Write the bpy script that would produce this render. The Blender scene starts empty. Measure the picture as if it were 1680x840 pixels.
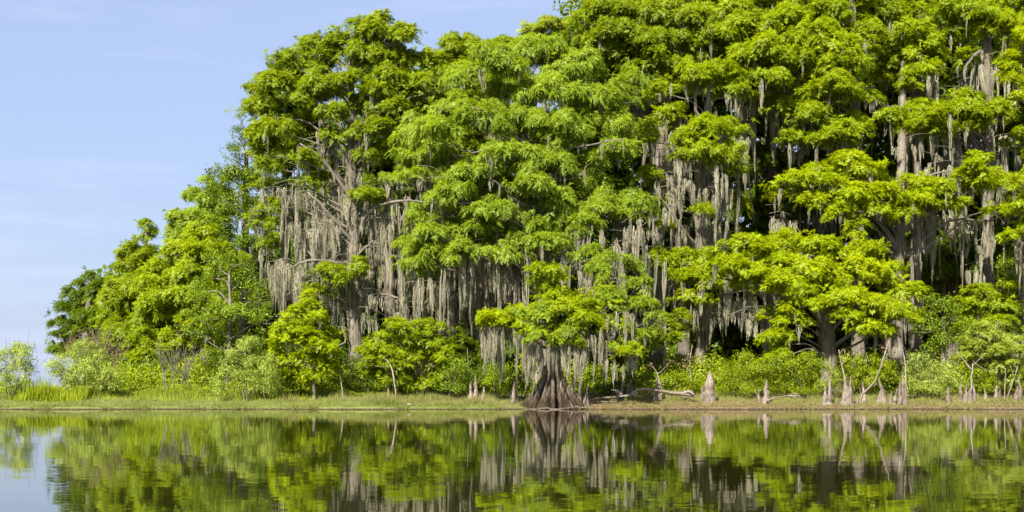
import bpy, math, random
import numpy as np
from mathutils import Vector
rng = np.random.default_rng(11)
random.seed(11)
R = math.radians
C = bpy.context.scene.collection
SC = bpy.context.scene

# ------------------------------------------------------------------ camera
F = 2240.0          # focal length in photo pixels (photo 1680 wide)
HOR = 627.0         # horizon row
CAMZ = 1.6
cam_d = bpy.data.cameras.new('camera')
cam = bpy.data.objects.new('camera', cam_d); C.objects.link(cam)
cam.location = (0, 0, CAMZ); cam.rotation_euler = (R(90), 0, 0)
cam_d.sensor_width = 36; cam_d.lens = F/1680*36
cam_d.shift_y = (HOR-420)/1680
cam_d.clip_start = 0.1; cam_d.clip_end = 6000
SC.camera = cam

# ------------------------------------------------------------------ world, sun, exposure
SUN_EL, SUN_ROT = R(40), R(203)
world = bpy.data.worlds.new('World'); SC.world = world; world.use_nodes = True
wt = world.node_tree; wn = wt.nodes; wl = wt.links; wn.clear()
sky = wn.new('ShaderNodeTexSky'); sky.sky_type = 'NISHITA'; sky.sun_disc = False
sky.sun_elevation = SUN_EL; sky.sun_rotation = SUN_ROT
sky.air_density = 1.0; sky.dust_density = 1.6; sky.ozone_density = 1.6; sky.altitude = 0
tc = wn.new('ShaderNodeTexCoord')
mp = wn.new('ShaderNodeMapping'); mp.inputs['Scale'].default_value = (1.2, 1.2, 9)
mp.inputs['Rotation'].default_value = (0, R(9), 0)
ns = wn.new('ShaderNodeTexNoise'); ns.inputs['Scale'].default_value = 2.3; ns.inputs['Detail'].default_value = 7
ns.inputs['Roughness'].default_value = 0.62
rp = wn.new('ShaderNodeMapRange'); rp.inputs['From Min'].default_value = 0.46; rp.inputs['From Max'].default_value = 0.85
rp.inputs['To Min'].default_value = 0.0; rp.inputs['To Max'].default_value = 0.5
mx = wn.new('ShaderNodeMix'); mx.data_type = 'RGBA'
mx.inputs['B'].default_value = (7.6, 8.3, 10.2, 1)
veil = wn.new('ShaderNodeMix'); veil.data_type = 'RGBA'; veil.inputs['Factor'].default_value = 0.55
veil.inputs['B'].default_value = (5.2, 6.35, 9.7, 1)
bg = wn.new('ShaderNodeBackground'); bg.inputs['Strength'].default_value = 0.050
ow = wn.new('ShaderNodeOutputWorld')
wl.new(tc.outputs['Generated'], mp.inputs['Vector']); wl.new(mp.outputs['Vector'], ns.inputs['Vector'])
wl.new(ns.outputs['Fac'], rp.inputs['Value']); wl.new(rp.outputs['Result'], mx.inputs['Factor'])
wl.new(sky.outputs['Color'], veil.inputs['A']); wl.new(veil.outputs['Result'], mx.inputs['A'])
wl.new(mx.outputs['Result'], bg.inputs['Color']); wl.new(bg.outputs['Background'], ow.inputs['Surface'])
sun_d = bpy.data.lights.new('sun', 'SUN'); sun_d.energy = 5.0; sun_d.angle = R(0.55); sun_d.color = (1.0, 0.955, 0.87)
sun = bpy.data.objects.new('sun', sun_d); C.objects.link(sun)
sdir = Vector((math.sin(SUN_ROT)*math.cos(SUN_EL), math.cos(SUN_ROT)*math.cos(SUN_EL), math.sin(SUN_EL)))
sun.rotation_euler = sdir.to_track_quat('Z', 'Y').to_euler(); sun.location = sdir*60
SC.view_settings.view_transform = 'Standard'; SC.view_settings.look = 'None'
SC.view_settings.exposure = 1.3; SC.view_settings.gamma = 1.0
SC.render.engine = 'CYCLES'
SC.cycles.max_bounces = 8; SC.cycles.diffuse_bounces = 3; SC.cycles.transmission_bounces = 4; SC.cycles.glossy_bounces = 3
SC.cycles.sample_clamp_indirect = 6

# ------------------------------------------------------------------ materials
def mat(name):
    m = bpy.data.materials.new(name); m.use_nodes = True
    return m, m.node_tree.nodes, m.node_tree.links, m.node_tree.nodes['Principled BSDF']
def N(nodes, typ, **kw):
    n = nodes.new(typ)
    for k, v in kw.items(): n.inputs[k].default_value = v
    return n
def ramp(nodes, stops):
    r = nodes.new('ShaderNodeValToRGB'); e = r.color_ramp.elements
    while len(e) < len(stops): e.new(0.5)
    for el, (p, c) in zip(e, stops): el.position = p; el.color = (*c, 1)
    return r
def leaf_mat(name, c1, c2, c3, trans=0.48, nscale=0.3, third=0.12):
    """leaf: colour by clump noise and by single leaf, thin translucent blade"""
    m, n, l, b = mat(name)
    n.remove(b)
    geo = n.new('ShaderNodeNewGeometry'); tcx = n.new('ShaderNodeTexCoord')
    no = N(n, 'ShaderNodeTexNoise', Scale=nscale, Detail=3.0)
    l.new(geo.outputs['Position'], no.inputs['Vector'])
    add = n.new('ShaderNodeMath'); add.operation = 'MULTIPLY_ADD'; add.inputs[1].default_value = 0.45
    l.new(geo.outputs['Random Per Island'], add.inputs[0])
    sub = n.new('ShaderNodeMath'); sub.operation = 'SUBTRACT'; sub.inputs[1].default_value = 0.24
    l.new(no.outputs['Fac'], sub.inputs[0]); l.new(sub.outputs[0], add.inputs[2])
    r = ramp(n, [(0.12, c1), (0.62, c2), (0.62+third, c2), (1.0, c3)])
    l.new(add.outputs[0], r.inputs['Fac'])
    d = n.new('ShaderNodeBsdfDiffuse'); t = n.new('ShaderNodeBsdfTranslucent'); g = n.new('ShaderNodeBsdfGlossy')
    g.inputs['Roughness'].default_value = 0.45; g.inputs['Color'].default_value = (0.9, 0.95, 0.85, 1)
    hs = n.new('ShaderNodeHueSaturation'); hs.inputs['Hue'].default_value = 0.485; hs.inputs['Saturation'].default_value = 1.1
    hs.inputs['Value'].default_value = 1.15
    l.new(r.outputs['Color'], d.inputs['Color']); l.new(r.outputs['Color'], hs.inputs['Color']); l.new(hs.outputs['Color'], t.inputs['Color'])
    m1 = n.new('ShaderNodeMixShader'); m1.inputs[0].default_value = trans
    l.new(d.outputs[0], m1.inputs[1]); l.new(t.outputs[0], m1.inputs[2])
    m2 = n.new('ShaderNodeMixShader'); m2.inputs[0].default_value = 0.015
    l.new(m1.outputs[0], m2.inputs[1]); l.new(g.outputs[0], m2.inputs[2])
    l.new(m2.outputs[0], n['Material Output'].inputs['Surface'])
    return m
LM = {
 'bright': leaf_mat('cypress_leaf_bright', (0.206,0.281,0.0019), (0.368,0.453,0.0030), (0.543,0.550,0.0058)),
 'fresh':  leaf_mat('cypress_leaf_fresh', (0.179,0.252,0.0044), (0.321,0.406,0.0063), (0.478,0.501,0.0127)),
 'soft':   leaf_mat('cypress_leaf_soft', (0.166,0.247,0.0159), (0.309,0.407,0.0337), (0.475,0.530,0.0596)),
 'mid':    leaf_mat('cypress_leaf_mid', (0.143,0.203,0.0054), (0.263,0.342,0.0086), (0.432,0.442,0.0161)),
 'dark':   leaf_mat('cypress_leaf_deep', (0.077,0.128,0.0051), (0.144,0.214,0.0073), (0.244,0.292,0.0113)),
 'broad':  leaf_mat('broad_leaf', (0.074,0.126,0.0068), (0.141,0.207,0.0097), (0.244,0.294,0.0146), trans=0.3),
 'gloss':  leaf_mat('young_broad_leaf', (0.108,0.171,0.0107), (0.202,0.286,0.0165), (0.344,0.402,0.0292), trans=0.35),
 'willow': leaf_mat('willow_leaf', (0.205,0.278,0.0380), (0.376,0.446,0.0759), (0.550,0.550,0.1519), trans=0.35, nscale=1.2),
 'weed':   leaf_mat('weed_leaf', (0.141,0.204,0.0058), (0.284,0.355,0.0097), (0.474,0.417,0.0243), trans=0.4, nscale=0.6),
 'autumn': leaf_mat('reddish_weed_leaf', (0.13,0.19,0.012), (0.24,0.28,0.018), (0.40,0.21,0.035), trans=0.4, nscale=0.8),
 'pale':   leaf_mat('pale_feather_leaf', (0.210,0.275,0.0284), (0.347,0.417,0.0510), (0.473,0.529,0.0850), trans=0.45),
 'dead':   leaf_mat('dry_leaf', (0.165,0.090,0.0450), (0.270,0.173,0.1050), (0.375,0.285,0.2025), trans=0.2),
 'reed':   leaf_mat('reed_blade', (0.177,0.240,0.0085), (0.310,0.365,0.0170), (0.531,0.413,0.0397), trans=0.3, nscale=0.9),
 'grass':  leaf_mat('grass_blade', (0.119,0.160,0.0225), (0.212,0.240,0.0488), (0.357,0.288,0.1050), trans=0.25, nscale=0.35, third=0.02),
 'straw':  leaf_mat('dry_grass_blade', (0.156,0.156,0.0375), (0.281,0.234,0.0900), (0.429,0.343,0.1650), trans=0.25, nscale=0.8),
 'moss':   leaf_mat('hanging_moss_strand', (0.189,0.171,0.1100), (0.356,0.330,0.2255), (0.550,0.539,0.4015), trans=0.25, nscale=0.9),
}
def bark_mat(name, c1, c2, c3, vs=1.0, bump=0.5, base=None):
    m, n, l, b = mat(name)
    tcx = n.new('ShaderNodeTexCoord'); mpx = n.new('ShaderNodeMapping'); mpx.inputs['Scale'].default_value = (7*vs, 7*vs, 0.7*vs)
    no = N(n, 'ShaderNodeTexNoise', Scale=1.6, Detail=7.0, Roughness=0.62)
    l.new(tcx.outputs['Object'], mpx.inputs['Vector']); l.new(mpx.outputs['Vector'], no.inputs['Vector'])
    n2 = N(n, 'ShaderNodeTexNoise', Scale=0.9, Detail=4.0); l.new(tcx.outputs['Object'], n2.inputs['Vector'])
    ma = n.new('ShaderNodeMath'); ma.operation = 'MULTIPLY_ADD'; ma.inputs[1].default_value = 0.5
    l.new(n2.outputs['Fac'], ma.inputs[0]); l.new(no.outputs['Fac'], ma.inputs[2])
    r = ramp(n, [(0.52, c1), (0.76, c2), (0.98, c3)]); l.new(ma.outputs[0], r.inputs['Fac'])
    col = r.outputs['Color']
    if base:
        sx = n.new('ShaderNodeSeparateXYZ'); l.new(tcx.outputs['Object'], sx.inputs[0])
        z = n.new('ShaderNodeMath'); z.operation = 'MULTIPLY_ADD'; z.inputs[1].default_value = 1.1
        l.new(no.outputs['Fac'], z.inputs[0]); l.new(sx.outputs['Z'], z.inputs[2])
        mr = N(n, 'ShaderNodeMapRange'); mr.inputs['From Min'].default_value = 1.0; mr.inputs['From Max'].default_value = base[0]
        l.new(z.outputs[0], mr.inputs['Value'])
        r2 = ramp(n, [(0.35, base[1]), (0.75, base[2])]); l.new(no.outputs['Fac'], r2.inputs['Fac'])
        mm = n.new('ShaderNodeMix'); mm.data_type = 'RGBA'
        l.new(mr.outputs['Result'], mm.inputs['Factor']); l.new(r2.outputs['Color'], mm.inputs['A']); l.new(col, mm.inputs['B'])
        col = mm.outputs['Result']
    l.new(col, b.inputs['Base Color']); b.inputs['Roughness'].default_value = 0.9
    b.inputs['Specular IOR Level'].default_value = 0.2
    bp = N(n, 'ShaderNodeBump', Strength=bump, Distance=0.12); l.new(no.outputs['Fac'], bp.inputs['Height'])
    l.new(bp.outputs['Normal'], b.inputs['Normal'])
    return m
BARK = bark_mat('cypress_bark', (0.056,0.044,0.0312), (0.150,0.125,0.0936), (0.262,0.231,0.1810))
BARK_RED = bark_mat('reddish_cypress_bark', (0.081,0.050,0.0312), (0.200,0.137,0.0874), (0.287,0.218,0.1622))
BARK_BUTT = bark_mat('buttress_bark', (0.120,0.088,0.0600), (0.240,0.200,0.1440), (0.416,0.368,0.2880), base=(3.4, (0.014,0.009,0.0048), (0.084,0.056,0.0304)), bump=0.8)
LIMB = bark_mat('bare_limb_bark', (0.069,0.056,0.0406), (0.162,0.137,0.1030), (0.281,0.250,0.1997), vs=2)
DARKW = bark_mat('dark_stem_bark', (0.056,0.044,0.0312), (0.125,0.100,0.0686), (0.200,0.168,0.1248), vs=2)  # darker brown bark for shrub stems, surface roots and back limbs
DRIFT = bark_mat('driftwood', (0.075,0.055,0.04), (0.22,0.175,0.13), (0.42,0.36,0.29), vs=2.5)
KNEE = bark_mat('cypress_knee_bark', (0.05,0.036,0.026), (0.21,0.165,0.125), (0.42,0.355,0.29), vs=2.2, bump=0.7)

# ------------------------------------------------------------------ mesh helpers
TRI = [0]
NRM = {}            # leaf arrays and the outward directions their blades are shaded with
def mesh_np(name, verts, faces, smooth=False):
    """faces: (n,3) or (n,4) array or a list of such arrays over the same verts"""
    if not isinstance(faces, list): faces = [faces]
    me = bpy.data.meshes.new(name)
    nrm = NRM.get(id(verts)); verts = np.asarray(verts, dtype=np.float32)
    me.vertices.add(len(verts)); me.vertices.foreach_set('co', verts.ravel())
    loops = np.concatenate([np.asarray(f, dtype=np.int32).ravel() for f in faces])
    tot = np.concatenate([np.full(len(f), f.shape[1], dtype=np.int32) for f in faces])
    st = np.concatenate([[0], np.cumsum(tot)[:-1]]).astype(np.int32)
    me.loops.add(len(loops)); me.loops.foreach_set('vertex_index', loops)
    me.polygons.add(len(tot)); me.polygons.foreach_set('loop_start', st)
    me.polygons.foreach_set('use_smooth', np.full(len(tot), smooth))
    me.update(calc_edges=True)
    if nrm is not None: me.normals_split_custom_set_from_vertices(nrm[1].astype(np.float32))
    TRI[0] += int((tot-2).sum())
    return me
def link(name, me, material, parent=None):
    o = bpy.data.objects.new(name, me); C.objects.link(o)
    if material and not me.materials: me.materials.append(material)
    if parent:
        o.parent = parent
        o.location = -Vector(parent.location)      # parts are modelled in world space
    return o
def thing(name, label, cat, loc, group=None):
    o = bpy.data.objects.new(name, None); C.objects.link(o); o.location = loc
    o.empty_display_size = 0.5
    o['label'] = label; o['category'] = cat
    if group: o['group'] = group
    return o
def unit(v): return v/np.maximum(np.linalg.norm(v, axis=-1, keepdims=True), 1e-9)
def P(px, py, Y): return np.array([(px-840)/F*Y, Y, CAMZ+(HOR-py)/F*Y])
def ground_z(x, y):
    s = 80.0 + 0.35*np.sin(x*0.31+1.0) + 0.22*np.sin(x*0.83) + 0.1*np.sin(x*2.1+2) + 0.5*np.exp(-((x-3.5)/1.2)**2)
    d = y-s
    bank = np.clip(d/0.25, 0, 1)*0.12
    d = d+0.22*np.sin(x*5.3+1.3*np.sin(x*1.9))*np.sin(x*2.3)+0.1*np.sin(x*13.1)
    z = np.where(d < 0, -0.02+d*0.35, bank + 0.105*np.clip(d, 0, 7) + 0.02*np.clip(d-7, 0, 12) + 0.02*np.sin(x*1.3+y)*np.clip(d, 0, 1))
    back = np.clip((y-128)/6, 0, 1)
    z = z*(1-back) + 0.6*back - 0.2*back*np.clip((y-140)/60, 0, 4)
    return np.maximum(z, -1.2)
def gz(x, y): return float(ground_z(np.array(float(x)), np.array(float(y))))

class MB:
    def __init__(s): s.v = []; s.f = []; s.n = 0
    def grid(s, pts, closed=True):
        """pts (rings, sides, 3)"""
        a, b, _ = pts.shape
        s.v.append(pts.reshape(-1, 3))
        i = np.arange(a-1)[:, None]*b; j = np.arange(b if closed else b-1)[None, :]
        q = np.stack([i+j, i+(j+1) % b, i+b+(j+1) % b, i+b+j], -1).reshape(-1, 4)+s.n
        s.f.append(q); s.n += a*b
    def tube(s, path, rad, sides=7, flute=0.0, nfl=6, ph=0.0, rough=0.06):
        path = np.asarray(path, float); rad = np.asarray(rad, float)
        t = unit(np.gradient(path, axis=0))
        ref = np.array([0.0, 1.0, 0.0]) if abs(t[:, 2]).mean() > 0.4 else np.array([0, 0, 1.0])
        u = unit(np.cross(np.broadcast_to(ref, t.shape), t)); w = np.cross(t, u)
        a = np.linspace(0, 2*np.pi, sides, endpoint=False)
        m = 1 + rough*rng.normal(size=(len(path), sides))
        if np.ndim(flute) or flute > 0:
            fl = np.asarray(flute)*np.ones(len(path))
            m = m*(1+fl[:, None]*(np.abs(np.cos(nfl*a/2+ph))**0.7-0.6)[None, :] + 0.4*fl[:, None]*np.cos(2*a+ph)[None, :])
        pts = path[:, None, :] + (rad[:, None]*m)[:, :, None]*(np.cos(a)[None, :, None]*u[:, None, :] + np.sin(a)[None, :, None]*w[:, None, :])
        s.grid(pts)
        # tip cap
        s.v.append((path[-1]+t[-1]*rad[-1]*0.6)[None]); c = s.n; k = c-sides
        s.caps = getattr(s, 'caps', [])
        s.caps.append(np.stack([np.full(sides, c), k+np.arange(sides), k+(np.arange(sides)+1) % sides], -1)); s.n += 1
    def build(s, name, material, parent=None, smooth=True):
        fs = [np.concatenate(s.f)]
        if getattr(s, 'caps', None): fs.append(np.concatenate(s.caps))
        return link(name, mesh_np(name, np.concatenate(s.v), fs, smooth), material, parent)
def smooth_path(pts, per=4):
    """Catmull-Rom through rows of pts (any columns)"""
    p = np.asarray(pts, float)
    if len(p) < 3: 
        t = np.linspace(0, 1, per+1)[:, None]; return p[0]*(1-t)+p[-1]*t
    e = np.vstack([2*p[0]-p[1], p, 2*p[-1]-p[-2]]); out = []
    for i in range(1, len(e)-2):
        for t in np.linspace(0, 1, per, endpoint=False):
            out.append(0.5*((2*e[i]) + (-e[i-1]+e[i+1])*t + (2*e[i-1]-5*e[i]+4*e[i+1]-e[i+2])*t*t + (-e[i-1]+3*e[i]-3*e[i+1]+e[i+2])*t**3))
    out.append(p[-1]); return np.array(out)

# ------------------------------------------------------------------ foliage
def oriented(v, f, O, k=0.55):
    """wind every blade so that it faces out of its spray and round its shading towards the spray's outside"""
    a, b, c = v[f[:, 0]], v[f[:, 1]], v[f[:, 2]]; g = unit(np.cross(b-a, c-a))
    flip = (g*O).sum(1) < 0; f = f.copy(); f[flip] = f[flip][:, ::-1]; g[flip] *= -1
    n = unit(g*k+O); NRM[id(v)] = (v, np.repeat(n, f.shape[1], 0)); return v, f
def leaf_tris(p, d, nrm, L, W):
    w = unit(np.cross(d, nrm))*W[:, None]/2
    v = np.stack([p+w, p-w, p+d*L[:, None]], 1).reshape(-1, 3)
    return v, np.arange(len(v)).reshape(-1, 3)
def leaf_quads(p, d, nrm, L, W):
    w = unit(np.cross(d, nrm))*W[:, None]/2
    mid = p+d*(L*0.45)[:, None]+nrm*(L*0.07)[:, None]
    v = np.stack([p, mid-w, p+d*L[:, None], mid+w], 1).reshape(-1, 3)
    return v, np.arange(len(v)).reshape(-1, 4)
def tuft_sites(pads, area, zlo=-0.35):
    """sites over the upper shell of lumpy ellipsoids; front and top favoured"""
    T, O = [], []
    for c, rx, ry, rz in pads:
        n = max(6, int(2*np.pi*(0.55*rx*ry+0.45*rz*(rx+ry)/2)/area))
        u = unit(rng.normal(size=(n*3, 3))); u[:, 1] -= 0.12; u = unit(u)
        u = u[u[:, 2] > zlo+0.3*rng.random(len(u))-0.15][:n]
        ph = rng.random(6)*6.28
        lump = 1+0.20*np.sin(5*u[:, 0]+ph[0])*np.sin(4*u[:, 1]+ph[1])+0.16*np.sin(7*u[:, 2]+5*u[:, 0]+ph[2])+0.12*np.sin(11*u[:, 0]+ph[3])
        r = lump*(0.45+0.62*rng.random(len(u))**0.45)*np.where(rng.random(len(u)) < .12, 1.22, 1)
        T.append(np.asarray(c)+u*r[:, None]*np.array([rx, ry, rz]))
        o = u*np.array([1/rx, 1/ry, 0.7/rz])*min(rx, rz); o[:, 2] += 0.25*rz/max(rz, rx); O.append(unit(o))
    return np.concatenate(T), np.concatenate(O)
def cypress_leaves(pads, fs=1.0, area=0.16, droop=0.35, nsp=4, nl=9):
    """feathery sprays: each site carries a few drooping twigs with leaflets down both sides"""
    T, O = tuft_sites(pads, area*fs*fs)
    n = len(T)
    T = np.repeat(T, nsp, 0); O = np.repeat(O, nsp, 0); m = len(T)
    sd = unit(O*0.9+rng.normal(size=(m, 3))*0.55)
    sl = (0.24+0.30*rng.random(m)**1.5)*fs
    T = T+rng.normal(size=(m, 3))*0.09*fs
    up = np.array([0, 0, 0.75]); pn = unit(up+O*np.array([1, 1, 0.3])*0.75+rng.normal(size=(m, 3))*0.4)
    sd = unit(sd-0.6*pn*(sd*pn).sum(1, keepdims=True)); perp = unit(np.cross(sd, pn))
    j = np.arange(nl); t = (j+0.5)/nl; side = np.where(j % 2, 1.0, -1.0)
    pos = T[:, None]+sd[:, None]*(sl[:, None]*t)[:, :, None]
    pos[:, :, 2] -= droop*sl[:, None]*t[None]**2
    d = sd[:, None]*0.85+perp[:, None]*(side*0.75)[None, :, None]+rng.normal(size=(m, nl, 3))*0.18
    d[:, :, 2] -= (droop*1.1*t)[None]
    d = unit(d).reshape(-1, 3)
    nr = unit(np.cross(perp, sd)[:, None]*np.ones((1, nl, 1))+rng.normal(size=(m, nl, 3))*0.5).reshape(-1, 3)
    k = m*nl
    L = (0.17+0.12*rng.random(k))*fs*np.tile(1.1-0.45*t, m); W = (0.036+0.030*rng.random(k))*fs
    v, f = leaf_tris(pos.reshape(-1, 3), d, nr, L, W)
    return oriented(v, f, unit(np.repeat(O, nl, 0)+np.array([0, 0, .25])))
def broad_leaves(pads, fs=1.0, area=0.10, L0=0.16, asp=0.55, k=9, spread=0.17):
    T, O = tuft_sites(pads, area*fs*fs, zlo=-0.6)
    T = np.repeat(T, k, 0); O = np.repeat(O, k, 0); m = len(T)
    p = T+np.clip(rng.normal(size=(m, 3)), -1.7, 1.7)*spread*fs
    d = unit(O*0.6+rng.normal(size=(m, 3))*0.7+np.array([0, 0, -0.15]))
    nr = unit(O*0.5+np.array([0, -0.15, 0.8])+rng.normal(size=(m, 3))*0.55)
    L = L0*(0.7+0.6*rng.random(m))*fs
    v, f = leaf_quads(p, d, nr, L, L*asp)
    return oriented(v, f, unit(O+np.array([0, 0, .25])), .8)
def crown_mesh(parts):
    vs, fs, n = [], [], 0
    for v, f in parts:
        vs.append(v); fs.append(f+n); n += len(v)
    groups = {}
    for f in fs: groups.setdefault(f.shape[1], []).append(f)
    return np.concatenate(vs), [np.concatenate(g) for g in groups.values()]

# ------------------------------------------------------------------ hanging moss: a few shapes shared by all drapes
MOSS = []
def moss_variant(tips, nrib):
    vs, fs, n = [], [], 0
    for (cx, ln, hw) in tips:
        for _ in range(nrib):
            x0 = cx+rng.uniform(-hw, hw); y0 = rng.uniform(-hw, hw)*0.7
            off = abs(x0-cx)/hw
            z0 = -ln*0.6*rng.random()**1.3
            z1 = -ln*min(1.0, (1-0.6*off)*(0.22+0.85*rng.random()**1.5))
            if z1 > z0-0.12*ln: z1 = z0-0.22*ln
            ts = np.linspace(0, 1, 5); z = z0+(z1-z0)*ts
            q = np.clip(-z/ln, 0, 1); prof = (0.3+0.7*np.minimum(q/0.22, 1)**.7)*(1-q)**.75+0.05
            x = cx+(x0-cx)*prof+np.cumsum(rng.normal(size=5))*0.03
            y = y0*prof+np.cumsum(rng.normal(size=5))*0.012
            a = rng.uniform(0, 3.14); w = (0.036*(1-0.8*ts)+0.008)*rng.uniform(0.6, 1.3)
            dx, dy = np.cos(a)*w, np.sin(a)*w
            pts = np.stack([np.stack([x-dx, y-dy, z], 1), np.stack([x+dx, y+dy, z], 1)], 1).reshape(-1, 3)
            vs.append(pts); b = np.arange(4)*2+n
            fs.append(np.stack([b, b+1, b+3, b+2], 1)); n += 10
    me = mesh_np('moss_drape', np.concatenate(vs), np.concatenate(fs)); me.materials.append(LM['moss'])
    return me
for _ in range(9): MOSS.append((moss_variant([(0, 1.0, 0.62)], 54), 1))
for _ in range(6):
    k = random.randint(3, 4)
    MOSS.append((moss_variant([(rng.uniform(-0.42, 0.42), rng.uniform(0.5, 1.0), rng.uniform(0.14, 0.24)) for _ in range(k)], 23), 2))
NM = [0]
def drape(parent, p, length, width):
    kind = 2 if width > 0.38 and rng.random() < 0.75 else 1
    cand = [m for m, k in MOSS if k == kind]
    o = bpy.data.objects.new('moss_drape', cand[int(rng.integers(len(cand)))]); C.objects.link(o)
    o.parent = parent; o.location = Vector(p)-Vector(parent.location)
    o.rotation_euler = (rng.normal()*0.04, rng.normal()*0.07, rng.uniform(0, 6.28) if kind == 1 else rng.choice([0, 3.14])+rng.normal()*0.25)
    o.scale = (width, width*0.8, length); NM[0] += 1
    return o

# ------------------------------------------------------------------ boughs: shapes shared by all boughs of a kind
SIZES = {'S': (0.55, 0.42), 'M': (1.0, 0.62), 'L': (1.65, 0.85)}
BOUGH = {}
def make_boughs(kind, fn, nvar):
    for sz, (r_, z_) in SIZES.items():
        for _ in range(nvar if sz != 'L' else nvar-1):
            # a bough is a cluster of lobes, so its outline is uneven
            k = {'S': 3, 'M': 7, 'L': 13}[sz]; sub = []
            for i in range(k):
                a = rng.uniform(0, 6.28); q = (i+.6)/k
                rr_ = r_*.78*q**.5*(1 if i else .2)
                q2 = min(.62, r_*rng.uniform(.34, .5))*(1.25 if sz == 'S' else 1)
                sub.append((np.array([rr_*np.cos(a), rr_*np.sin(a), z_*(.5-.85*q+.28*rng.normal())]), q2, q2, z_*rng.uniform(.36, .52)))
            v, f = fn(sub)
            me = mesh_np('bough', v, f); me.materials.append(None); BOUGH.setdefault((kind, sz), []).append(me)
make_boughs('cypress', lambda W: cypress_leaves(W, .82, .042, .38, 5, 10), 3)
make_boughs('fine', lambda W: cypress_leaves(W, .64, .05, .45, 5, 10), 3)
make_boughs('drooping', lambda W: cypress_leaves(W, .9, .044, .8, 5, 10), 3)
make_boughs('broad', lambda W: broad_leaves(W, .9, .05, .17, .5, 8, .16), 2)
make_boughs('willow', lambda W: broad_leaves(W, .8, .026, .20, .22, 9, .16), 2)
def boughs(parent, kind, material, c, rx, ry, rz, name='bough_foliage'):
    """one leafy layer is several boughs of uneven size, some sticking out, with gaps between"""
    if rx < .62: return bough(parent, kind, material, c, rx*1.1, ry*1.1, rz*1.1, name)
    k = int(min(7, max(3, round(rx*3.3)))); a0 = rng.uniform(0, 6.28)
    for i in range(k):
        if rng.random() < .07: continue
        a = a0+i*2.4; q = ((i+.35)/k)**.6
        r = rng.uniform(.40, .68)*rx*(1.1-.3*q); r = min(max(r, .38), 1.1)
        p = np.asarray(c)+np.array([np.cos(a)*q*(rx-.3*r)*1.02, np.sin(a)*q*ry*.9, rz*(.5-.8*q*q+.35*rng.normal())])
        bough(parent, kind, material, p, r, r*rng.uniform(.8, 1.1), min(r*.62, rz*rng.uniform(.55, .95)), name)
def bough(parent, kind, material, c, rx, ry, rz, name='bough_foliage'):
    sz = 'S' if rx < .75 else ('M' if rx < 1.32 else 'L')
    ms = BOUGH[(kind, sz)]; r_, z_ = SIZES[sz]
    o = bpy.data.objects.new(name, ms[int(rng.integers(len(ms)))]); C.objects.link(o)
    o.material_slots[0].link = 'OBJECT'; o.material_slots[0].material = material
    o.parent = parent; base = Vector(parent.location)+(Vector(parent.parent.location) if parent.parent else Vector())
    o.location = Vector(c)-base
    o.scale = ((rx+ry)/2/r_*rng.choice([-1, 1]), (rx+ry)/2/r_, max(.55, min(1.6, rz/z_))*1.1); o.rotation_euler = (rng.normal()*.12, rng.normal()*.14, rng.uniform(0, 6.28))
    return o

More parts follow.
